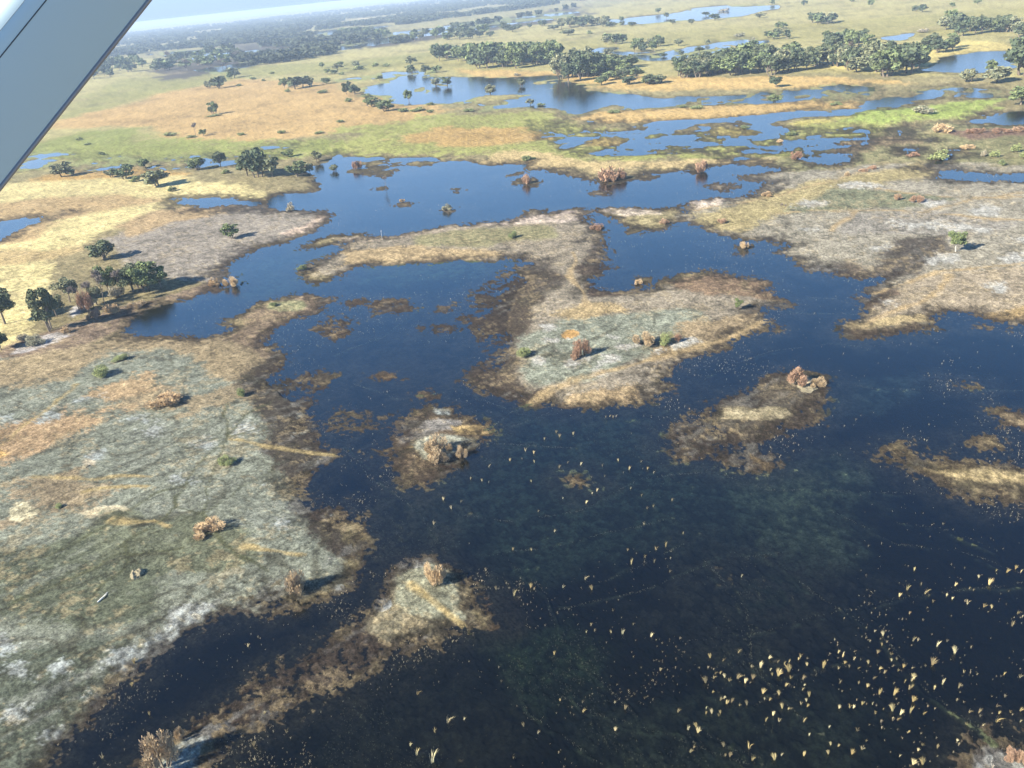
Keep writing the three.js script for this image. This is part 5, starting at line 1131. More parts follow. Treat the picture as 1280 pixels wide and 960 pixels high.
    mixTo(STRAW, ss(0.30, 0.52, fl + 0.25 * nf * near) * (0.10 + 0.22 * land) * ng);
    mixTo(BURNT, ss(0.2, 0.5, -fl + 0.25 * n4) * 0.5 * ng * ss(4.0, 1.0, u));
    mixTo(ASH, ss(0.26, 0.55, st * 0.6 + st2 * 0.6 - n3 * 0.3 + 0.3 * n1) * 0.42 * ng * land * ss(4, -1, (R - B) * 60));
    mixTo(DARK, ss(0.28, 0.58, -n1 * 0.5 - n0 * 0.3 - n2 * 0.5 - st * 0.5) * 0.24 * ng);
    // web of trodden lines over the ash
    { const q1 = rn(x + n3 * 3, z + n2 * 1.5, 10, 111), q2 = noise(sa / 15 + n3 * 0.3, sb / 6 + 5); mixTo(DARK, Math.max(ss(0.075, 0.02, Math.abs(q1)), ss(0.06, 0.015, Math.abs(q2))) * 0.55 * near * land * ss(0.9, 0.2, (R - B) * 5)); }
    mixTo(DARK, ss(0.35, 1.0, -n3 * 0.5 - n4 * 0.6 - n5 * 0.4) * 0.30 * far); mixTo(STRAW, ss(0.3, 1.0, n3 * 0.5 - n4 * 0.6 + rn(x, z, 60, 131) * 0.5) * 0.35 * far);
    const hv = TAB[(Math.imul(Math.round(x * 13) , 7919) ^ Math.imul(Math.round(z * 13), 104729)) & 65535];
    const v = 1 + (0.12 - 0.08 * mid) * hv + 0.14 * nf * near + 0.14 * n0 * near + 0.14 * n1 * (1 - far) + 0.16 * n2 + 0.10 * n3 + 0.12 * n4 * mid;
    R *= v; Gc *= v; B *= v;
  }
  for (const o of tracks) {
    if (out(o.b, 6, x, z)) continue;
    const d = lineDist(o.p, x + n2 * 0.5 + n3 * 1.2, z + rn(x, z, 2.7, 57) * 0.5 + rn(x, z, 9, 59) * 1.2), w = o.w * (1 + 0.5 * n3 + 0.3 * n2);
    const k = ss(w * 1.7, w * 0.4, d);
    if (k <= 0) continue;
    if (o.ow) { h = Math.max(h, -0.17 - (1 - k) * 0.2 + n1 * 0.12 + n0 * 0.09 + n2 * 0.10 + n3 * 0.06); const kk = k * 0.22 * ss(-0.6, 0.5, n2 + n1); wr += (o.c[0] - wr) * kk; wg += (o.c[1] - wg) * kk; wb += (o.c[2] - wb) * kk; tr = Math.max(tr, k); if (u < 0.4) { R = o.c[0] * 0.55; Gc = o.c[1] * 0.55; B = o.c[2] * 0.5; } }
    else { const q = k * (0.55 + 0.35 * ss(-0.5, 0.4, n1 + n2)) * ss(-0.3, 0.4, u); R += (o.c[0] - R) * q; Gc += (o.c[1] - Gc) * q; B += (o.c[2] - B) * q; }
  }
  G.water = h < 0;
  const t = ss(0.03, -0.05, h);
  if (u < 0.2 && wm > 0.2 && h > -0.05) { const k = ss(0.2, -0.8, u); R += (er * 1.2 - R) * k; Gc += (eg * 1.2 - Gc) * k; B += (eb * 1.2 - B) * k; }
  if (u < 0.3) { const k = ss(420, 700, r) * 0.7; R += (REED[0] - R) * k; Gc += (REED[1] - Gc) * k; B += (REED[2] - B) * k; }
  G.r = R + (wr - R) * t; G.g = Gc + (wg - Gc) * t; G.b = B + (wb - B) * t; G.h = h; G.u = u; G.weed = wm; G.trail = tr;
  return G;
}

// ------------------------------------------------------------------ textures
function grainTexture(n, seed, lo, hi, fine) {
  const d = new Uint8Array(n * n * 4), r = rng(seed), f = new Float32Array(n * n);
  const oct = fine ? [[20, 0.7], [48, 1.0], [110, 1.2], [260, 1.0]] : [[4, 0.8], [16, 0.8], [64, 1.0], [160, 1.1]];
  for (const [k, a] of oct) { const g = new Float32Array(k * k).map(() => r() * 2 - 1); for (let y = 0; y < n; y++) for (let x = 0; x < n; x++) { const u = x / n * k, v = y / n * k, i = Math.floor(u), j = Math.floor(v); let fx = u - i, fy = v - j; fx = fx * fx * (3 - 2 * fx); fy = fy * fy * (3 - 2 * fy); const i1 = (i + 1) % k, j1 = (j + 1) % k; f[y * n + x] += a * ((g[j * k + i] * (1 - fx) + g[j * k + i1] * fx) * (1 - fy) + (g[j1 * k + i] * (1 - fx) + g[j1 * k + i1] * fx) * fy); } }
  for (let i = 0; i < n * n; i++) { const v = Math.max(0, Math.min(1, 0.5 + 0.26 * f[i] + 0.10 * (r() - 0.5))), q = lo + (hi - lo) * v; d[i * 4] = q; d[i * 4 + 1] = q; d[i * 4 + 2] = q; d[i * 4 + 3] = 255; }
  const t = new THREE.DataTexture(d, n, n, THREE.RGBAFormat); t.wrapS = t.wrapT = THREE.RepeatWrapping; t.magFilter = THREE.LinearFilter; t.minFilter = THREE.LinearMipmapLinearFilter; t.generateMipmaps = true; t.needsUpdate = true; return t;
}
const grain = grainTexture(1024, 5, 138, 250, true); grain.colorSpace = THREE.SRGBColorSpace;
const ripple = grainTexture(512, 9, 0, 255);

// ------------------------------------------------------------------ naming
const used = new Map();
function numbered(name) { const k = used.get(name) || 0; used.set(name, k + 1); return k ? `${name}_${String(k).padStart(3, '0')}` : name; }
function add(o, name, label, category, group, kind) {
  o.name = numbered(name); if (label) o.userData.label = label; if (category) o.userData.category = category; if (group) o.userData.group = group; if (kind) o.userData.kind = kind;
  scene.add(o); return o;
}
const lit = (o) => { o.traverse((m) => { if (m.isMesh) { m.castShadow = true; m.receiveShadow = true; } }); return o; };

// ------------------------------------------------------------------ ground: one sheet to the horizon, finer near by
{
  const ang = [];
  for (let a = -53; a <= 53.0001; a += 0.11) ang.push(a);
  for (let a = 60; a < 300; a += 8) ang.push(a);
  const rad = [20];
  for (let th = Math.atan(80 / 44); th > 0.0021; th -= th > 0.02 ? 0.00152 : 0.0009) rad.push(80 / Math.tan(th));
  rad.push(52000);
  const nc = ang.length, nr = rad.length, N = nc * nr + 1, pos = new Float32Array(N * 3), col = new Float32Array(N * 3), uv = new Float32Array(N * 2), idx = [];
  const sn = ang.map((a) => Math.sin(a * Math.PI / 180)), cs = ang.map((a) => Math.cos(a * Math.PI / 180));
  let v = 0;
  const put = (x, z) => { const g = ground(x, z); pos[v * 3] = x; pos[v * 3 + 1] = g.h; pos[v * 3 + 2] = z; col[v * 3] = g.r; col[v * 3 + 1] = g.g; col[v * 3 + 2] = g.b; uv[v * 2] = x / 23; uv[v * 2 + 1] = z / 23; v++; };
  for (let j = 0; j < nr; j++) for (let i = 0; i < nc; i++) put(rad[j] * sn[i], -rad[j] * cs[i]);
  put(0, 0);
  for (let j = 0; j < nr - 1; j++) for (let i = 0; i < nc; i++) { const a = j * nc + i, b = j * nc + (i + 1) % nc; idx.push(a, b, a + nc, b, b + nc, a + nc); }
  for (let i = 0; i < nc; i++) idx.push(N - 1, (i + 1) % nc, i);
  const g = new THREE.BufferGeometry();
  g.setAttribute('position', new THREE.BufferAttribute(pos, 3)); g.setAttribute('color', new THREE.BufferAttribute(col, 3)); g.setAttribute('uv', new THREE.BufferAttribute(uv, 2)); g.setIndex(idx); g.computeVertexNormals();
  const m = new THREE.Mesh(g, new THREE.MeshPhysicalMaterial({ vertexColors: true, map: grain, roughness: 1, specularIntensity: 0.12 }));
  add(m, 'ground', 'flood plain of ash, mud, sedge and dry grass', null, null, 'structure'); m.receiveShadow = true; m.castShadow = true;
  console.log('ground', nc, nr, idx.length / 3);
}
// ------------------------------------------------------------------ water
{
  const g = new THREE.RingGeometry(20, 9000, 64, 12); g.rotateX(-Math.PI / 2);
  const p = g.attributes.position, uv = g.attributes.uv; for (let i = 0; i < p.count; i++) uv.setXY(i, p.getX(i) / 14, p.getZ(i) / 14);
  const m = new THREE.Mesh(g, new THREE.MeshPhysicalMaterial({ color: new THREE.Color().setRGB(0.40, 0.45, 0.42), roughness: 0.06, transmission: 1, thickness: 0, ior: 1.33, bumpMap: ripple, bumpScale: 0.012 }));
  add(m, 'water', 'clear tea dark flood water lying over the plain', null, null, 'structure'); m.receiveShadow = true;
}

// ------------------------------------------------------------------ plants
const mat = (r, g, b, k = 0.62, o = {}) => new THREE.MeshStandardMaterial({ color: new THREE.Color().setRGB(lin(r) * k, lin(g) * k, lin(b) * k), roughness: 0.95, side: THREE.DoubleSide, ...o });
function geo(tri, tone) { const g = new THREE.BufferGeometry(); g.setAttribute('position', new THREE.Float32BufferAttribute(tri, 3)); if (tone) g.setAttribute('color', new THREE.Float32BufferAttribute(tone, 3)); g.computeVertexNormals(); return g; }
// tone of single leaves and twigs: n triangle corners each, from fresh to dry
function tones(count, n, seed, amt) { const r = rng(seed + 900), a = []; for (let i = 0; i < count; i++) { const v = 1 - amt + 2 * amt * r(), w = (r() - 0.5) * 0.16; for (let k = 0; k < n; k++) a.push(v * (1 + w), v, v * (1 - w)); } return a; }
function quad(a, c, ux, uy, uz, vx, vy, vz) { const [x, y, z] = c; a.push(x - ux - vx, y - uy - vy, z - uz - vz, x + ux - vx, y + uy - vy, z + uz - vz, x + ux + vx, y + uy + vy, z + uz + vz, x - ux - vx, y - uy - vy, z - uz - vz, x + ux + vx, y + uy + vy, z + uz + vz, x - ux + vx, y - uy + vy, z - uz + vz); }
function limb(a, p, q, r0, r1, n = 5) {
  const d = new THREE.Vector3().subVectors(q, p), t = Math.abs(d.y) > 0.9 * d.length() ? new THREE.Vector3(1, 0, 0) : new THREE.Vector3(0, 1, 0), u = new THREE.Vector3().crossVectors(d, t).normalize(), w = new THREE.Vector3().crossVectors(d, u).normalize();
  for (let i = 0; i < n; i++) { const A = i * 2 * Math.PI / n, B = (i + 1) * 2 * Math.PI / n, f = (o, r, t2) => [o.x + (u.x * Math.cos(t2) + w.x * Math.sin(t2)) * r, o.y + (u.y * Math.cos(t2) + w.y * Math.sin(t2)) * r, o.z + (u.z * Math.cos(t2) + w.z * Math.sin(t2)) * r]; const p0 = f(p, r0, A), p1 = f(p, r0, B), q0 = f(q, r1, A), q1 = f(q, r1, B); a.push(...p0, ...q0, ...p1, ...p1, ...q0, ...q1); }
}
const V = (x, y, z) => new THREE.Vector3(x, y, z);
// a crown of leaf sprays: clumps spread through the volume, gaps between them (unit height and width)
function makeTree(seed, nLeaf, leaf, stems = 1, base = 0.26) {
  const r = rng(seed), wood = [], leafT = [], clumps = [];
  const nC = 12 + Math.floor(r() * 6);
  for (let i = 0; i < nC; i++) { const a = r() * 6.283, t = i / nC, y = base + 0.12 + (0.80 - base) * (0.15 + 0.85 * t * 0.92), rad = 0.36 * Math.sqrt(Math.max(0.05, 1 - Math.pow((y - 0.52) / 0.55, 2))) * (0.45 + 0.55 * r()); clumps.push([Math.cos(a) * rad, y, Math.sin(a) * rad, 0.11 + r() * 0.09, 0.07 + r() * 0.06]); }
  for (let s = 0; s < stems; s++) {
    const bx = (s - (stems - 1) / 2) * 0.12 + (r() - 0.5) * 0.03, k = V(bx * 1.6 + (r() - 0.5) * 0.08, base + 0.08, (r() - 0.5) * 0.10); limb(wood, V(bx, -0.03, 0), k, 0.034, 0.024, 6);
    clumps.forEach((c, i) => { if (i % stems !== s) return; const m = V((k.x + c[0]) / 2 + (r() - 0.5) * 0.06, (k.y + c[1]) / 2 - 0.02, (k.z + c[2]) / 2); limb(wood, k, m, 0.017, 0.011, 4); limb(wood, m, V(c[0], c[1], c[2]), 0.011, 0.004, 4); });
  }
  for (let i = 0; i < nLeaf; i++) {
    const c = clumps[Math.floor(r() * nC)]; let x, y, z, q; do { x = r() * 2 - 1; y = r() * 2 - 1; z = r() * 2 - 1; q = x * x + y * y + z * z; } while (q > 1 || q < 0.12);
    const s = leaf * (0.6 + 0.8 * r()), u = V(r() - 0.5, (r() - 0.5) * 0.7, r() - 0.5).normalize(), w = V(r() - 0.5, r() - 0.5, r() - 0.5).cross(u).normalize();
    quad(leafT, [c[0] + x * c[3] * 1.15, c[1] + y * c[4] * 1.15, c[2] + z * c[3] * 1.15], u.x * s, u.y * s, u.z * s, w.x * s * 0.6, w.y * s * 0.6, w.z * s * 0.6);
  }
  return [geo(wood), geo(leafT, tones(nLeaf, 6, seed, 0.36))];
}
// a bush of upswept twigs whose feathery tips make the mass
function makeBush(seed, n, wid, leafy) {
  const r = rng(seed), wood = [], tw = [], nC = leafy ? 9 : 13;
  const cl = []; for (let i = 0; i < nC; i++) { const a = r() * 6.283, d = 0.36 * Math.sqrt(r()); cl.push([Math.cos(a) * d, Math.sin(a) * d, 0.45 + 0.55 * r() - d * 0.6]); }
  for (const c of cl) { limb(wood, V(c[0] * 0.3, -0.06, c[1] * 0.3), V(c[0], c[2] * 0.6, c[1]), 0.02, 0.008, 4); for (let k = 0; k < 3; k++) limb(wood, V(c[0] * 0.7, c[2] * 0.38, c[1] * 0.7), V(c[0] + (r() - 0.5) * 0.3, c[2] * (0.7 + 0.25 * r()), c[1] + (r() - 0.5) * 0.3), 0.009, 0.003, 3); }
  for (let i = 0; i < n; i++) {
    const c = cl[i % nC]; let x, y, z, q; do { x = r() * 2 - 1; y = r() * 2 - 1; z = r() * 2 - 1; q = x * x + y * y + z * z; } while (q > 1 || q < 0.1);
    const sp = leafy ? 0.18 : 0.135, px = c[0] + x * sp, pz = c[1] + z * sp, py = Math.max(0.02, c[2] * (0.58 + 0.42 * y));
    const up = leafy ? V(r() - 0.5, r() - 0.5, r() - 0.5).normalize() : V(x * 0.7 + (r() - 0.5) * 0.5, 0.8, z * 0.7 + (r() - 0.5) * 0.5).normalize(), s = V(r() - 0.5, r() - 0.5, r() - 0.5).cross(up).normalize(), L = wid * (leafy ? 1.1 : 2.2) * (0.6 + 0.8 * r()), W = wid * (leafy ? 0.8 : 0.42);
    quad(tw, [px, py, pz], up.x * L, up.y * L, up.z * L, s.x * W, s.y * W, s.z * W);
  }
  return [geo(wood), geo(tw, tones(n, 6, seed, 0.4))];
}
// a leafless tree: branching twigs only
function makeBare(seed, depth, twigs) {
  const r = rng(seed), wood = [], tips = [];
  const grow = (p, d, len, rad, k) => { const q = p.clone().addScaledVector(d, len); limb(wood, p, q, rad, rad * 0.65, k > 2 ? 5 : 3); if (k === 0) { tips.push(q); return; } const n = 2 + (r() > 0.5 ? 1 : 0); for (let i = 0; i < n; i++) { const e = d.clone().add(V((r() - 0.5) * 1.3, 0.15 + r() * 0.3, (r() - 0.5) * 1.3)).normalize(); grow(q, e, len * (0.62 + 0.2 * r()), rad * 0.62, k - 1); } };
  grow(V(0, -0.03, 0), V(0.06, 1, 0.03).normalize(), 0.30, 0.022, depth);
  const tw = []; for (const t of tips) for (let i = 0; i < twigs; i++) { const u = V(r() - 0.5, r() * 0.6, r() - 0.5).normalize(), s = V(r() - 0.5, r() - 0.5, r() - 0.5).cross(u).normalize(), L = 0.05 + 0.05 * r(); quad(tw, [t.x + u.x * L, t.y + u.y * L, t.z + u.z * L], u.x * L, u.y * L, u.z * L, s.x * 0.006, s.y * 0.006, s.z * 0.006); }
  return [geo(wood), tw.length ? geo(tw) : null];
}
const LOD = [[4200, 0.021], [1000, 0.046], [320, 0.085]], BLOD = [[3000, 0.015], [800, 0.032], [240, 0.056]];
const treeSet = LOD.map(([n, s], l) => [0, 1, 2, 3].map((k) => makeTree(100 + l * 10 + k, n, s, k === 3 ? 3 : k === 2 ? 2 : 1, l ? [0.18, 0.12, 0.08, 0.10][k] : [0.26, 0.16, 0.10, 0.12][k])));
const dryBush = BLOD.map(([n, s], l) => [0, 1, 2].map((k) => makeBush(200 + l * 10 + k, n, s, false)));
const leafBush = BLOD.map(([n, s], l) => [0, 1, 2].map((k) => makeBush(300 + l * 10 + k, n, s, true)));
const bareSet = [makeBare(401, 5, 6), makeBare(402, 5, 5)], snag = makeBare(410, 2, 0);
const leaf = (r, g, b, k = 0.95) => mat(r, g, b, k, { vertexColors: true });
const M = {
  bark: [mat(140, 126, 108), mat(112, 98, 82), mat(206, 200, 188)],
  0: [leaf(86, 96, 68, 0.85), leaf(80, 92, 66, 0.85), leaf(92, 100, 72, 0.85)], 1: [leaf(106, 118, 76, 0.85), leaf(112, 124, 80, 0.85), leaf(98, 110, 72, 0.85)], 2: [leaf(118, 122, 90, 0.85), leaf(126, 128, 98, 0.85)],
  3: [mat(140, 128, 120)], 4: [leaf(184, 150, 122, 0.7), leaf(172, 136, 110, 0.68), leaf(192, 160, 130, 0.7)], 5: [leaf(108, 118, 76), leaf(126, 134, 86)], 6: [leaf(204, 178, 138, 0.82), leaf(196, 168, 128, 0.78), leaf(186, 164, 130, 0.76)], 8: [leaf(138, 136, 112), leaf(150, 142, 120)],
};
const pick = rng(77);
TREES.forEach(([x, z, h, w, kind, li], i) => {
  const d = Math.hypot(x, z), l = d < 330 ? 0 : d < 950 ? 1 : 2, [label, category, group] = LABELS[li], root = new THREE.Group();
  let pair, name = category === 'bush' ? 'bush' : 'tree', part = 'crown', mt, bark = M.bark[Math.floor(pick() * 2)];
  const isTree = category === 'tree';
  if (kind <= 2) { pair = treeSet[l][Math.floor(pick() * 4)]; mt = M[kind]; }
  else if (kind === 3) { pair = bareSet[Math.floor(pick() * 2)]; mt = M[3]; part = 'twigs'; name = isTree ? 'bare_tree' : 'bare_bush'; }
  else if (kind === 7) { pair = snag; mt = M[3]; name = 'dead_tree'; bark = M.bark[2]; }
  else if (kind === 5 || kind === 8) { pair = leafBush[l][Math.floor(pick() * 3)]; mt = M[kind]; part = 'foliage'; name = 'green_bush'; }
  else { pair = dryBush[l][Math.floor(pick() * 3)]; mt = M[kind]; part = 'foliage'; name = 'dry_bush'; }
  if (label.includes('white trunk')) { bark = M.bark[2]; pair = treeSet[0][0]; }
  const tk = new THREE.Mesh(pair[0], bark); tk.name = isTree ? 'trunk' : 'stems'; root.add(tk);
  if (pair[1]) { const c = new THREE.Mesh(pair[1], mt[Math.floor(pick() * mt.length)]); c.name = part; root.add(c); }
  const gh = ground(x, z).h; root.position.set(x, Math.max(gh, -0.15), z); root.rotation.y = pick() * 6.283; const wide = kind <= 2 && group && /grove|wood|hedge|clump/.test(group) ? 1.35 : kind <= 2 ? 1.25 : 1.08; root.scale.set(w * wide, h, w * wide);
  add(lit(root), name, label, category, group);
});
console.log('trees done');

// grass tussocks with seed heads blown over to one side
function makeTussock(seed, n, lean, spread) {
  const r = rng(seed), a = [];
  for (let i = 0; i < n; i++) {
    const t = r() * 6.283, rad = 0.10 * Math.sqrt(r()), x0 = Math.cos(t) * rad, z0 = Math.sin(t) * rad, H = 0.65 + 0.42 * r(), ox = lean * (0.7 + 0.6 * r()) + Math.cos(t) * spread * (0.3 + r()), oz = lean * 0.3 + Math.sin(t) * spread * (0.3 + r()), w = 0.005 + 0.007 * r(), sa = r() * 3.14, sx = Math.cos(sa) * w, sz = Math.sin(sa) * w;
    const pt = (k) => [x0 + ox * k * k, H * (k - 0.22 * k * k * k * (Math.abs(ox) + Math.abs(oz))) - 0.12 * (1 - k), z0 + oz * k * k], wd = [0.8, 1, 1.5, 0.2];
    for (let k = 0; k < 3; k++) { const p = pt(k / 3), q = pt((k + 1) / 3), A = wd[k], B = wd[k + 1]; a.push(p[0] - sx * A, p[1], p[2] - sz * A, p[0] + sx * A, p[1], p[2] + sz * A, q[0] + sx * B, q[1], q[2] + sz * B, p[0] - sx * A, p[1], p[2] - sz * A, q[0] + sx * B, q[1], q[2] + sz * B, q[0] - sx * B, q[1], q[2] - sz * B); }
  }
  return geo(a, tones(n, 18, seed, 0.35));
}
const tusG = [makeTussock(1, 56, 0.22, 0.24), makeTussock(2, 30, 0.32, 0.20), makeTussock(3, 76, 0.16, 0.32), makeTussock(4, 14, 0.36, 0.26), makeTussock(5, 12, 0.2, 0.18), makeTussock(6, 46, -0.12, 0.28), makeTussock(7, 9, 0.1, 0.4)];
const straw = [leaf(220, 202, 146, 0.74), leaf(206, 186, 128, 0.62), leaf(228, 214, 166, 0.8), leaf(190, 174, 130, 0.5)];
{
  const r = rng(5);
  TUS.slice(0, 300).forEach(([x, z, h]) => {
    const m = new THREE.Mesh(tusG[Math.floor(r() * 7)], straw[Math.floor(r() * 4)]);
    m.position.set(x, 0, z); m.rotation.y = (r() - 0.5) * 1.4; const s = Math.max(0.3, h * 0.86); m.scale.set(s * (0.85 + 0.4 * r()), s, s * (0.85 + 0.4 * r()));
    add(lit(m), 'grass_tussock', 'pale straw grass tussock standing in the black flood water', 'grass tussock', 'straw tussocks in the black water');
  });
}
// uncountable small growth
function scatter(name, label, geom, material, list) {
  const m = new THREE.InstancedMesh(geom, material, list.length), q = new THREE.Matrix4(), e = new THREE.Euler(), qq = new THREE.Quaternion(), c = new THREE.Color();
  list.forEach((p, i) => { e.set(0, p[4], 0); qq.setFromEuler(e); q.compose(V(p[0], p[1], p[2]), qq, V(p[3] * p[8], p[3], p[3] * p[8])); m.setMatrixAt(i, q); m.setColorAt(i, c.setRGB(p[5], p[6], p[7])); });
  m.castShadow = m.receiveShadow = true; add(m, name, label, null, null, 'stuff'); console.log(name, list.length);
}
{
  const r = rng(21), sedge = [], tips = [], reeds = [];
  for (let i = 0; i < 480000; i++) {
    const a = (r() * 2 - 1) * 0.86, th = 0.10 + r() * 0.96, d = 80 / Math.tan(th); if (d > 700) continue;
    const x = Math.sin(a) * d, z = -Math.cos(a) * d, g = ground(x, z), n = rn(x, z, 11, 71) + 0.6 * rn(x, z, 3.5, 73), q = r(), sz = 0.75 + 0.5 * r();
    if (g.h > 0.0) {
      if (q > 0.13 + 0.3 * n + (g.u < 1.6 ? 0.25 : 0)) continue;
      const k = 0.7 + 1.0 * r(), dark = g.u < 1.4 && r() < 0.45 ? 0.55 : 1;
      sedge.push([x, g.h - 0.02, z, (0.20 + 0.30 * r() * r()) * sz, r() * 6.283, g.r * k * 1.08 * dark, g.g * k * 1.03 * dark, g.b * k * dark, 1.0]);
    } else if (g.trail > 0.3 || g.weed > 0.5) {
      if (q > 0.20 * ss(-0.1, 0.7, n)) continue; const k = 0.5 + r(); reeds.push([x, -0.04, z, (0.14 + 0.16 * r()) * sz, r() * 6.283, 0.08 * k, 0.085 * k, 0.05 * k, 1.2]);
    } else {
      const cl = rn(x, z, 16, 81) * 0.7 + rn(x, z, 5, 83) * 0.6 + 0.5 * ss(-4, -1, g.u);
      if (q > 0.018 + 0.24 * ss(0.30, 1.0, cl)) continue; const k = 0.6 + 0.5 * r(); tips.push([x, -0.04, z, (0.16 + 0.34 * r() * r()) * sz, (r() - 0.5) * 1.6, 0.5 * k, 0.43 * k, 0.27 * k, 1]);
    }
  }
  for (const o of tracks) if (o.ow) for (let i = 2; i < o.p.length; i += 2) {
    const ax = o.p[i - 2], az = o.p[i - 1], ex = o.p[i] - ax, ez = o.p[i + 1] - az, L = Math.hypot(ex, ez), D = Math.hypot(ax, az); if (D > 420) continue;
    for (let t = 0; t < L; t += 0.11) { const b = rn(ax + ex * t / L, az + ez * t / L, 3, 151); if (r() > 0.45 + 0.5 * b) continue; const w = 0.2 + 0.35 * r(), x = ax + ex * t / L + (r() - 0.5) * w + 0.5 * rn(ax + ex * t / L, az + ez * t / L, 6, 153), z = az + ez * t / L + (r() - 0.5) * w + 0.5 * rn(ax + ex * t / L, az + ez * t / L, 6, 155), k = 0.4 + 0.8 * r(); if (ground(x, z).h > 0.15) continue; reeds.push([x, -0.03, z, 0.10 + 0.16 * r(), r() * 6.283, 0.24 * k, 0.24 * k, 0.16 * k, 1.1]); }
  }
  const white = new THREE.MeshStandardMaterial({ color: 0xffffff, roughness: 1, side: THREE.DoubleSide, vertexColors: true });
  scatter('sedge', 'short dry sedge and burnt stubble over the islands and shores', makeTussock(31, 9, 0.1, 0.6), white, sedge);
  scatter('straw_tufts', 'small straw coloured grass tips scattered through the shallows', makeTussock(32, 8, 0.3, 0.25), white, tips);
  scatter('water_weed', 'green grey water weed along flooded game trails', makeTussock(33, 7, 0.2, 0.6), white, reeds);
}
// far wood that reads as one mass
{
  const r = rng(91), list = [], near = WOOD;
  for (let i = 0; i < 90000; i++) {
    const a = (r() * 2 - 1) * 0.80, th = 0.0095 + Math.pow(r(), 1.2) * 0.045, d = 80 / Math.tan(th), x = Math.sin(a) * d, z = -Math.cos(a) * d;
    // the near edge of the wood, as distance along the bearing
    let e = null; for (let k = 0; k < near.length - 2; k += 2) { const a0 = Math.atan2(near[k], -near[k + 1]), a1 = Math.atan2(near[k + 2], -near[k + 3]); if (a >= a0 && a <= a1) { const t = (a - a0) / (a1 - a0); e = Math.hypot(near[k], near[k + 1]) * (1 - t) + Math.hypot(near[k + 2], near[k + 3]) * t; } }
    if (e === null) { if (a < 0) e = Math.hypot(near[0], near[1]); else e = 5200; }
    const plain = d < e && sd(WOOD2, x, z) > 0; if (d < e && !(plain && r() < 0.35)) continue;
    const n = rn(x * 2, z, 420, 95) + 0.7 * rn(x * 2, z, 130, 97); if (n < (plain ? 0.05 : -0.18) + 0.4 * (r() - 0.5)) continue;
    const g = ground(x, z); if (g.h < 0.05) continue;
    const k = 0.7 + 0.6 * r(); list.push([x, -0.5, z, 9 + 8 * r(), r() * 6.283, 0.050 * k, 0.062 * k, 0.034 * k, 0.9 + 0.5 * r()]);
  }
  scatter('far_wood', 'dense green woodland stretching to the horizon', makeTree(500, 70, 0.17, 1, 0.06)[1], new THREE.MeshStandardMaterial({ color: 0xffffff, roughness: 1, side: THREE.DoubleSide, vertexColors: true }), list);
}
// pale termite mounds: rough, lumpy cones
MOUND.forEach(([x, z, h, w], i) => {
  const g = new THREE.SphereGeometry(1, 40, 20, 0, 6.2832, 0, Math.PI / 2), p = g.attributes.position;
  for (let k = 0; k < p.count; k++) { const X = p.getX(k), Y = p.getY(k), Z = p.getZ(k), n = 1 + 0.22 * noise(X * 3 + i * 9, Z * 3) + 0.14 * noise(X * 8, Z * 8 + i * 5); p.setXYZ(k, X * n, Math.pow(Math.max(0, Y), 1.5) * n * (1 + 0.3 * noise(X * 5 + 7, Z * 5)), Z * n); }
  g.computeVertexNormals(); g.scale(w / 2, h * 0.5, w / 2);
  const m = new THREE.Mesh(g, mat(196, 184, 150, 0.6, { map: grain })); m.position.set(x, ground(x, z).h - 0.08, z);
  add(lit(m), 'termite_mound', ['pale termite mound with a hollow top on the olive plain', 'little pale mound on the ash plain', 'pale mound carrying the pink red bush in the black water'][i], 'mound');
});
// bleached log
{
  const r = rng(3), a = []; const p = V(LOG[0], 0.62, LOG[1]), q = V(LOG[2], 0.66, LOG[3]), m = p.clone().lerp(q, 0.5).add(V(0.2, 0.12, 0.15)); limb(a, p, m, 0.13, 0.11, 8); limb(a, m, q, 0.11, 0.05, 8); limb(a, m, m.clone().add(V(0.5, 0.3, -0.3)), 0.06, 0.02, 6);
  const g = geo(a), c = g.clone(); c.translate(-p.x, -p.y, -p.z); const o = new THREE.Mesh(c, mat(226, 222, 210, 0.8)); o.position.set(p.x, ground(p.x, p.z).h + 0.1, p.z); add(lit(o), 'fallen_log', 'bleached white fallen branch on the olive ash plain', 'log');
}
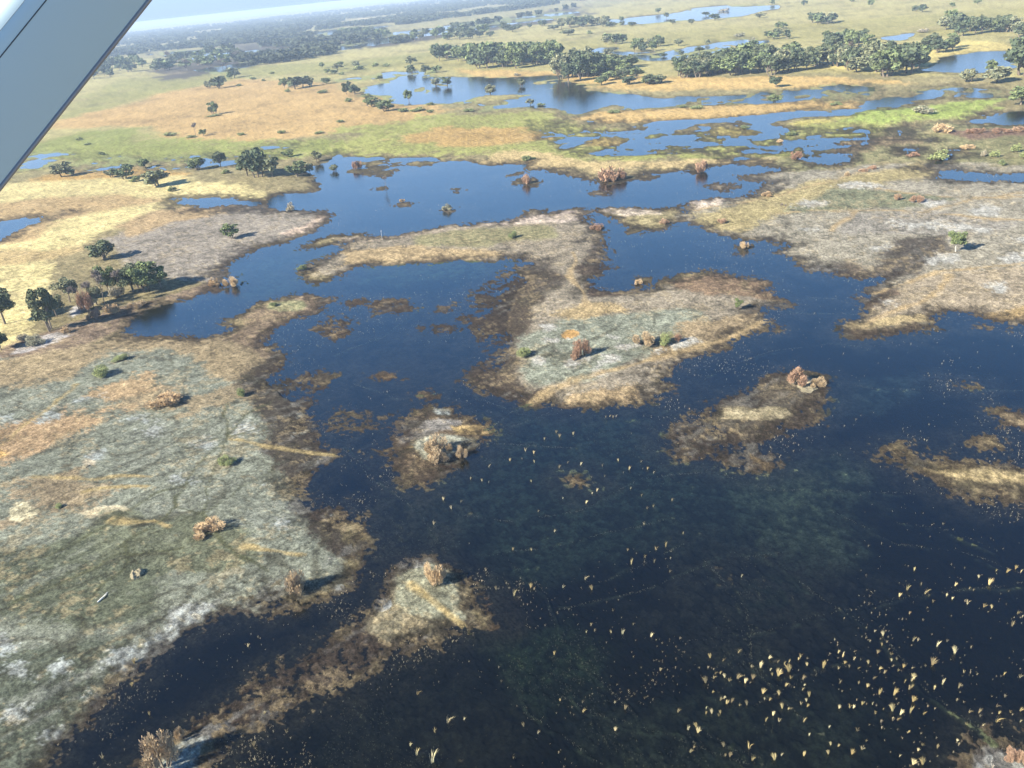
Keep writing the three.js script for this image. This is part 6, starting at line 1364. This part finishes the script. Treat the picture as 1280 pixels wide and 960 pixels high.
// ------------------------------------------------------------------ the strut of the aircraft
{
  const p0 = V(...STRUT[0]), p1 = V(...STRUT[1]), n = V(...STRUT[2]), A = p1.clone().sub(p0), len = A.length(); A.normalize(); n.addScaledVector(A, -n.dot(A)).normalize();
  const C = new THREE.Vector3().crossVectors(n, A).normalize(); if (C.x < 0) C.negate();     // chord, leading edge towards -C
  const chord = 0.157, thick = 0.052, root = new THREE.Group();
  const half = (t) => thick / 2 * (t < 0.3 ? Math.sqrt(1 - Math.pow((0.3 - t) / 0.3, 2)) : 1 - 0.62 * Math.pow((t - 0.3) / 0.7, 1.8));
  const outline = []; const K = 64; for (let i = 0; i <= K; i++) { const t = 0.5 - 0.5 * Math.cos(Math.PI * i / K); outline.push([t, half(t)]); } for (let i = K - 1; i > 0; i--) outline.push([outline[i][0], -outline[i][1]]);
  const at = (t, y, s) => p0.clone().addScaledVector(A, s * len).addScaledVector(C, (t - 0.5) * chord).addScaledVector(n, y).sub(p0);
  const sheet = (prof, closed) => { const pos = [], idx = [], S = 24, m = prof.length; for (let j = 0; j <= S; j++) for (const [t, y] of prof) { const q = at(t, y, j / S); pos.push(q.x, q.y, q.z); } for (let j = 0; j < S; j++) for (let i = 0; i < (closed ? m : m - 1); i++) { const a = j * m + i, b = j * m + (i + 1) % m; idx.push(a, b, a + m, b, b + m, a + m); } const g = new THREE.BufferGeometry(); g.setAttribute('position', new THREE.Float32BufferAttribute(pos, 3)); g.setIndex(idx); g.computeVertexNormals(); return g; };
  const part = (name, g, m) => { const o = new THREE.Mesh(g, m); o.name = name; root.add(o); return o; };
  const paint = new THREE.MeshPhysicalMaterial({ color: new THREE.Color().setRGB(0.50, 0.62, 0.64), roughness: 0.38, clearcoat: 0.35, clearcoatRoughness: 0.35, side: THREE.DoubleSide });
  part('fairing', sheet(outline, true), paint);
  const strip = (t0, t1, lift) => { const p = []; for (let i = 0; i <= 4; i++) { const t = t0 + (t1 - t0) * i / 4; p.push([t, half(t) + lift]); } for (let i = 4; i >= 0; i--) { const t = t0 + (t1 - t0) * i / 4; p.push([t, half(t) - 0.0008]); } return p; };
  part('seam', sheet(strip(0.262, 0.272, 0.0004), true), mat(84, 92, 98, 0.8));
  part('seam', sheet(strip(0.140, 0.1435, 0.0003), true), mat(120, 132, 140, 0.8));
  part('trailing_edge', sheet([[0.955, half(0.955) + 0.0006], [1.0, half(1) + 0.0012], [1.004, 0], [1.0, -half(1) - 0.0012], [0.955, -half(0.955) - 0.0006]], true), mat(188, 182, 178, 0.7, { roughness: 0.5 }));
  root.position.copy(p0); add(lit(root), 'aircraft_wing_strut', 'smooth pale blue grey aircraft wing strut with a dark seam', 'wing strut');
}
renderer.render(scene, camera);
